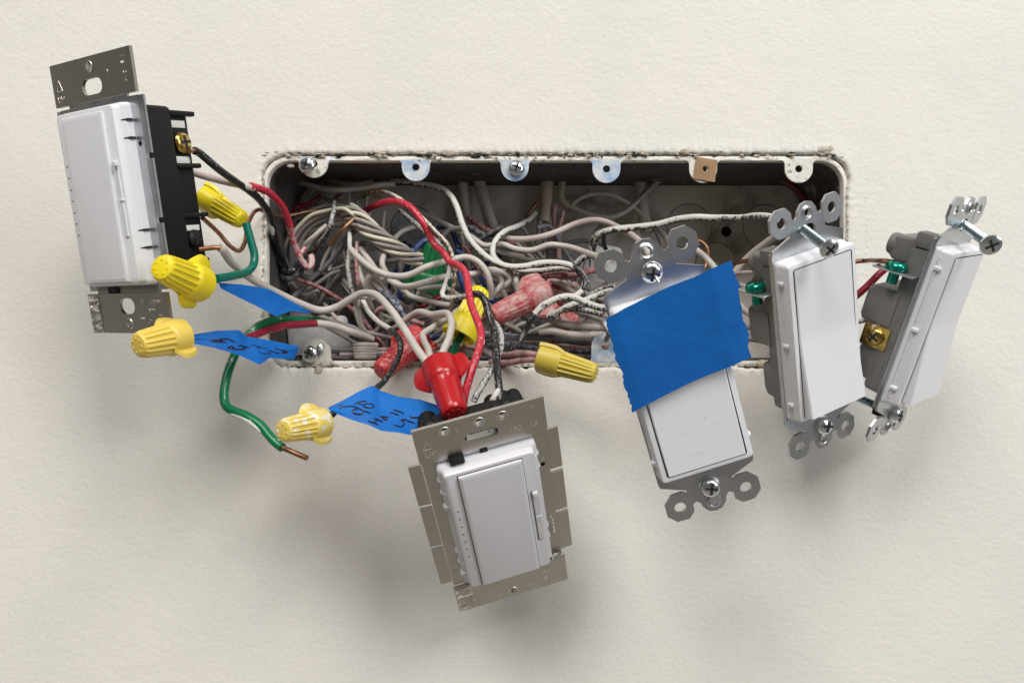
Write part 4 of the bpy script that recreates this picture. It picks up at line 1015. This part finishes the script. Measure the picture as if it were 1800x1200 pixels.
for i in range(5):
    wire('wd', 10, [(622 + i, 606 + i * 5.2, -6), (640, 606 + i * 5, -4), (664 - i, 607 + i * 4.8, -6)], 'stacked dusty white wire end at the lower rim', 'stacked wire ends at the lower rim')
G_DEEP = 'wires tangled deep in the box'
rnd = random.Random(11)
for i in range(62):
    if i < 40: x, y = rnd.uniform(520, 900), rnd.uniform(430, 600)
    else: x, y = rnd.uniform(860, 1060), rnd.uniform(430, 600)
    a = rnd.choice((-.5, .3, .9, 1.3, -1.0)) + rnd.uniform(-.3, .3); L = rnd.uniform(45, 110); d = rnd.uniform(-50, -28); bow = rnd.uniform(-22, 22)
    pts = []
    for u in (-1, -.5, 0, .5, 1):
        xx = x + math.cos(a) * L * u - math.sin(a) * bow * (1 - u * u); yy = y - math.sin(a) * L * u - math.cos(a) * bow * (1 - u * u)
        pts.append((min(1070, max(510, xx)), min(618, max(400, yy)), d + 5 * u * u))
    mm_ = rnd.choice(('wd', 'wd', 'wd', 'lv', 'wp', 'rd', 'bd', 'bl'))
    wire(mm_, rnd.uniform(7.5, 10), pts, CN[mm_] + ' wire tangled deep behind the front wires', CN[mm_] + ' ' + G_DEEP)

G_MID = 'thin wires crowded in the lower half of the box'
rnd = random.Random(23)
for i in range(34):
    x0, y0 = (rnd.uniform(640, 800), rnd.uniform(495, 590)) if i % 2 else (rnd.uniform(880, 1050), rnd.uniform(470, 605))
    a = rnd.choice((-.35, .1, .5, -.8, 1.1)) + rnd.uniform(-.2, .2); L = rnd.uniform(40, 85); d = rnd.uniform(-32, -20); b1, b2 = rnd.uniform(-16, 16), rnd.uniform(-10, 10)
    pts = []
    for u in (-1, -.6, -.2, .2, .6, 1):
        o_ = b1 * (1 - u * u) + b2 * math.sin(u * 3.1)
        xx = x0 + math.cos(a) * L * u - math.sin(a) * o_; yy = y0 - math.sin(a) * L * u - math.cos(a) * o_
        pts.append((min(1075, max(560, xx)), min(616, max(440, yy)), d - 9 * u * u))
    mm_ = rnd.choice(('wd', 'w', 'wp', 'w', 'wd', 'wy', 'lv'))
    wire(mm_, rnd.uniform(7.5, 9.5), pts, CN.get(mm_, 'yellowed white') + ' thin wire crowded in the lower half of the box', CN.get(mm_, 'yellowed white') + ' ' + G_MID)

# ------------------------------------------------------------------ twist-on connectors
def nut(m, base, tip, label, roll=0.0, R=6.0, ribs=.055, turn=.25, wings=True, wing_l=1.0, flare=1.0, cat='wire connector'):
    b, tp = P_(base), P_(tip)
    o = bpy.data.objects.new('wire_connector', None)
    ax = (tp - b); L = ax.length; ax.normalize()
    axw = Vector((ax.x, -ax.z, ax.y))
    xx_ = axw.cross(Vector((0, 1, 0))).normalized(); yy_ = axw.cross(xx_)
    Rm = Matrix((xx_, yy_, axw)).transposed()
    o.location = world(b); o.rotation_euler = (Rm @ Matrix.Rotation(turn, 3, 'Z')).to_euler()
    col.objects.link(o); tag(o, label, cat)
    n = 64; s = R / 6.0
    prof = [(R * .80, L * .30), (R * .84, .8), (R * .93 * flare, 0), (R * 1.0 * flare, .3), (R * 1.0 * (1 + (flare - 1) * .5), L * .30), (R * .97, L * .35), (R * .90, L * .385), (R * .86, L * .40),
            (R * .82, L * .5), (R * .77, L * .70), (R * .71, L * .90), (R * .68, L * .95), (R * .60, L * .985), (R * .44, L), (.1, L * 1.0)]
    def mod(a, k):
        if k < 7 or k > 11: return 1
        return 1 + ribs * (1 if math.cos(a * 16) > 0 else -1) * (1 if k < 11 else .5)
    MB().lathe(prof, (0, 0, 0), (0, 0, 1), n, (1, 0, 0), mod).build('body', m, o, 32)
    for k in range(7):
        a = k * 2 * math.pi / 7
        MB().lathe([(R * .08, L * .985), (R * .06, L * 1.012)], (R * .38 * math.cos(a), R * .38 * math.sin(a), 0), (0, 0, 1), 8).build('tip_dimple', m, o)
    if wings:
        for sg in (-1, 1):
            w0 = MB(); rows = []
            for k in range(9):
                u = k / 8; z = -.02 * L + L * .44 * u
                out = R * (1.0 + .48 * wing_l * (1 - max(0, (u - .6) / .4) ** 1.5) * min(1, .72 + u))
                sw_ = R * .42
                th = R * .21
                rows.append([(sg * R * .6, -th, z), (sg * (out - th), -th * .9 + sg * sw_ * .5, z), (sg * out, sg * sw_ * .62, z), (sg * (out - th), th * .9 + sg * sw_ * .5, z), (sg * R * .6, th, z)])
            w0.loft(rows); w0.build('wing', m, o, 40)
    return o
nut('ynut', (358, 346, 26), (427, 388, 32), 'bright yellow connector pointing away from behind the upper dimmer', 1.2, 5.6, wing_l=.7)
nut('ynut', (352, 500, 74), (283, 469, 96), 'bright yellow winged connector in front of the upper dimmer corner', 1.0, 7.0)
nut('tnut', (322, 590, 80), (241, 607, 96), 'mellow yellow winged connector beside the lower plate of the upper dimmer', 1.35, 6.6)
nut('tnut2', (566, 743, 66), (496, 757, 86), 'yellow winged connector with white paint smears, by the bare copper tip', 1.35, 6.0)
nut('rnut', (772, 640, 52), (800, 728, 70), 'glossy red winged connector directly above the lower dimmer', .5, 7.4, ribs=.008, turn=-.15, wing_l=1.25)
nut('rnuts', (738, 592, -2), (668, 655, 16), 'red connector speckled with paint lying over the lower rim', .8, 7.2, ribs=.008)
nut('onut', (948, 628, 24), (1048, 657, 32), 'ochre yellow connector lying over the lower rim by the tape', 1.3, 6.3, wing_l=.5)
nut('ynut', (806, 592, 12), (846, 508, 4), 'bright yellow connector inside the box with black wire across it', .3, 6.6, wing_l=0.05, flare=1.28)
nut('rnutd', (962, 512, -4), (866, 556, 4), 'dusty red winged connector in the middle of the box', .55, 7.0, ribs=.02, turn=.1, wing_l=1.35)
nut('rnutd', (1000, 525, -26), (960, 500, -30), 'dark dusty red connector behind the dusty winged one', .4, 7, ribs=.008)
nut('rnutd', (985, 566, -16), (1018, 560, -16), 'small dusty red connector lying above the two clean white wires', .4, 5, ribs=.008)
nut('gnut', (748, 508, -28), (768, 428, -22), 'large green connector half hidden behind the white criss cross', .9, 8.6)

# ------------------------------------------------------------------ painter's tape
def lerp_poly(pl, u):
    L = [0]
    for a, b in zip(pl, pl[1:]): L.append(L[-1] + math.dist(a[:2], b[:2]))
    t = u * L[-1]
    for k in range(len(pl) - 1):
        if t <= L[k + 1] or k == len(pl) - 2:
            f = (t - L[k]) / max(1e-9, L[k + 1] - L[k]); return [a + (b - a) * f for a, b in zip(pl[k], pl[k + 1])]
def tape(name, top, bot, label, conv, nu=40, nv=14, rip=.5, strokes=(), thick=.16, ragged=0.0, cat='tape'):
    """sheet between two polylines (x, y, depth); conv turns such a triple into a working-space point"""
    o = bpy.data.objects.new(name, None); col.objects.link(o)
    g = []; px = []
    for j in range(nv + 1):
        v = j / nv
        for i in range(nu + 1):
            u = i / nu
            a, b = lerp_poly(top, u), lerp_poly(bot, u)
            q = [x + (y - x) * v for x, y in zip(a, b)]
            if ragged and (i == 0 or i == nu): q[0] += ragged * (2.6 * noise.noise(Vector((v * 6, i, 2))) + 1.5 * noise.noise(Vector((v * 17, i, 5))) + .5 * random.uniform(-1, 1))
            q[2] += rip * noise.noise(Vector((u * 3.1, v * 2.2, len(label) * .37))) + rip * .4 * noise.noise(Vector((u * 9, v * 6, 3)))
            px.append(q); g.append(conv(q))
    c = g[len(g) // 2].copy(); o.location = world(c); tag(o, label, cat)
    toO = lambda p: Vector(((p - c).x, -(p - c).z, (p - c).y))
    W = nu + 1; n = len(g)
    # normals for thickness, facing the viewer
    back = [p - Vector((0, 0, thick)) for p in g]
    fs = []
    for j in range(nv):
        for i in range(nu):
            k = j * W + i; fs.append([k, k + 1, k + W + 1, k + W]); fs.append([k + n, k + W + n, k + W + 1 + n, k + 1 + n])
    rim = [i for i in range(W)] + [j * W + nu for j in range(1, nv + 1)] + [nv * W + i for i in range(nu - 1, -1, -1)] + [j * W for j in range(nv - 1, 0, -1)]
    for a, b in zip(rim, rim[1:] + rim[:1]): fs.append([a, b, b + n, a + n])
    MB().add([toO(p) for p in g + back], fs).build('tape_strip', 'tape', o, 50)
    def on(p):
        near = sorted(((q[0] - p[0]) ** 2 + (q[1] - p[1]) ** 2 + 1e-3, q[2]) for q in px)[:4]
        sw_ = sum(1 / d for d, _ in near); z = sum(zz / d for d, zz in near) / sw_
        return conv((p[0], p[1], z)) + Vector((0, 0, .3))
    for st in strokes:
        dense = []
        for a, b in zip(st, st[1:]):
            k = max(2, int(math.dist(a, b) / 3))
            dense += [(a[0] + (b[0] - a[0]) * i / k, a[1] + (b[1] - a[1]) * i / k) for i in range(k)]
        dense.append(st[-1])
        P = [on(p) for p in dense]; w_ = .36
        L_, R_ = [], []
        for i, p in enumerate(P):
            t = P[min(i + 1, len(P) - 1)] - P[max(i - 1, 0)]; s = Vector((-t.y, t.x, 0)).normalized() * w_ * (1 - .35 * abs(2 * i / (len(P) - 1) - 1))
            L_.append(p + s); R_.append(p - s)
        k = len(P)
        vs = L_ + R_ + [p - Vector((0, 0, .25)) for p in L_ + R_]
        f2 = []
        for i in range(k - 1):
            f2 += [[i, i + 1, k + i + 1, k + i], [2 * k + i, 3 * k + i, 3 * k + i + 1, 2 * k + i + 1], [i, 2 * k + i, 2 * k + i + 1, i + 1], [k + i, k + i + 1, 3 * k + i + 1, 3 * k + i]]
        MB().add([toO(p) for p in vs], f2).build('marker_stroke', 'ink', o)
    return o
conv = lambda q: U(*q)
tape('tape_flag', [(384, 497, 62), (425, 500, 50), (470, 507, 38), (484, 514, 32), (515, 531, 22), (548, 549, 14)],
     [(388, 507, 62), (420, 523, 52), (455, 540, 44), (486, 556, 38), (512, 546, 26), (548, 551, 14)], 'small blank blue tape flag behind the bright yellow winged connector', conv, 30, 10, .6)
def sc(x0, y0, s, strokes): return [[(x0 + x / s, y0 + y / s) for x, y in st] for st in strokes]
tape('tape_flag', [(338, 588, 76), (380, 581, 70), (420, 580, 62), (434, 591, 56), (480, 599, 44), (526, 609, 34)],
     [(340, 604, 76), (380, 612, 72), (420, 624, 66), (456, 641, 62), (474, 629, 50), (517, 632, 36)], 'blue tape flag with smudged marker writing beside the mellow yellow connector', conv, 46, 14, .8,
     sc(340, 560, 9, [[(270, 350), (310, 335), (450, 350), (460, 368), (380, 372), (300, 355)], [(440, 368), (530, 380)], [(410, 325), (540, 320), (600, 350), (670, 375)],
                      [(550, 455), (600, 435), (640, 455), (600, 480), (550, 455)], [(600, 482), (760, 488), (820, 460), (760, 420), (710, 440)], [(820, 440), (900, 465)],
                      [(920, 430), (960, 418), (1010, 445), (1100, 440)], [(1010, 470), (1150, 470)], [(1030, 525), (1110, 558), (1230, 550)], [(1170, 500), (1360, 555)],
                      [(1290, 450), (1310, 485), (1400, 500), (1490, 525), (1480, 542), (1390, 535)]]))
tape('tape_flag', [(577, 716, 68), (605, 702, 66), (632, 687, 62), (655, 677, 58), (668, 686, 56), (700, 697, 55), (738, 702, 54), (782, 716, 54)],
     [(580, 721, 69), (598, 730, 70), (625, 740, 70), (650, 747, 70), (670, 757, 70), (700, 760, 70), (720, 764, 68), (770, 752, 62)], 'large blue tape flag with black handwriting above the lower dimmer corner', conv, 50, 18, 1.0,
     sc(570, 670, 8.571, [[(240, 410), (290, 382), (420, 375), (490, 395), (580, 440), (590, 480), (540, 495), (450, 485), (420, 445), (450, 420), (510, 430)], [(590, 445), (700, 480)],
                          [(460, 335), (560, 302), (640, 300)], [(520, 340), (590, 352), (660, 335), (730, 350), (742, 385), (700, 407), (630, 395), (580, 350)],
                          [(660, 595), (810, 650)], [(740, 555), (880, 608)], [(810, 560), (750, 625)], [(850, 525), (900, 570), (945, 585)], [(850, 525), (965, 545), (900, 575)],
                          [(990, 465), (1130, 510)], [(1040, 425), (1200, 480)], [(1040, 655), (1150, 690), (1215, 640)], [(1150, 590), (1225, 565)], [(1165, 585), (1215, 630)],
                          [(1215, 580), (1370, 635)], [(1290, 515), (1310, 545), (1490, 545)]]))
def on_switch(q):
    """tape laid on the taped switch: depth is measured from the switch's own face"""
    p = pix('lower_switch', q[0], q[1], 10.6)
    k = max(0.0, abs(p.x) - 16.5)
    u = max(0.0, (p.y + 2.0) / 32.5) * 2.6
    return L2C('lower_switch', pix('lower_switch', q[0], q[1], 8.2 + u + q[2] - .10 * k - .004 * k * k))
tape('tape_patch', [(1064, 561, 0), (1100, 541, 0), (1140, 521, 0), (1180, 502, .2), (1220, 487, .4), (1260, 468, .8), (1287, 457, 1.0)],
     [(1112, 725, .6), (1160, 699, .2), (1210, 674, 0), (1245, 659, 0), (1280, 646, .4), (1322, 627, 1.0)], 'wide torn blue tape patch stuck across the face of the lower switch', on_switch, 60, 40, .15, (), .16, 2.2)

# specks on the taped switch
sp = MB()
for px, py in ((1224, 797), (1231, 795), (1237, 794), (1216, 800), (1240, 735), (1262, 742), (1205, 760), (1258, 801), (1152, 770)):
    p = pix('lower_switch', px, py, 6.95)
    vs = []; sp.lathe([(.2 * random.uniform(.4, 1.0), 0), (.1, .05)], p, (0, 0, 1), 7)
sp.build('dirt_specks', 'housing', [o for o in bpy.data.objects if o.get('label', '').startswith('white rocker switch with torn blue')][0])
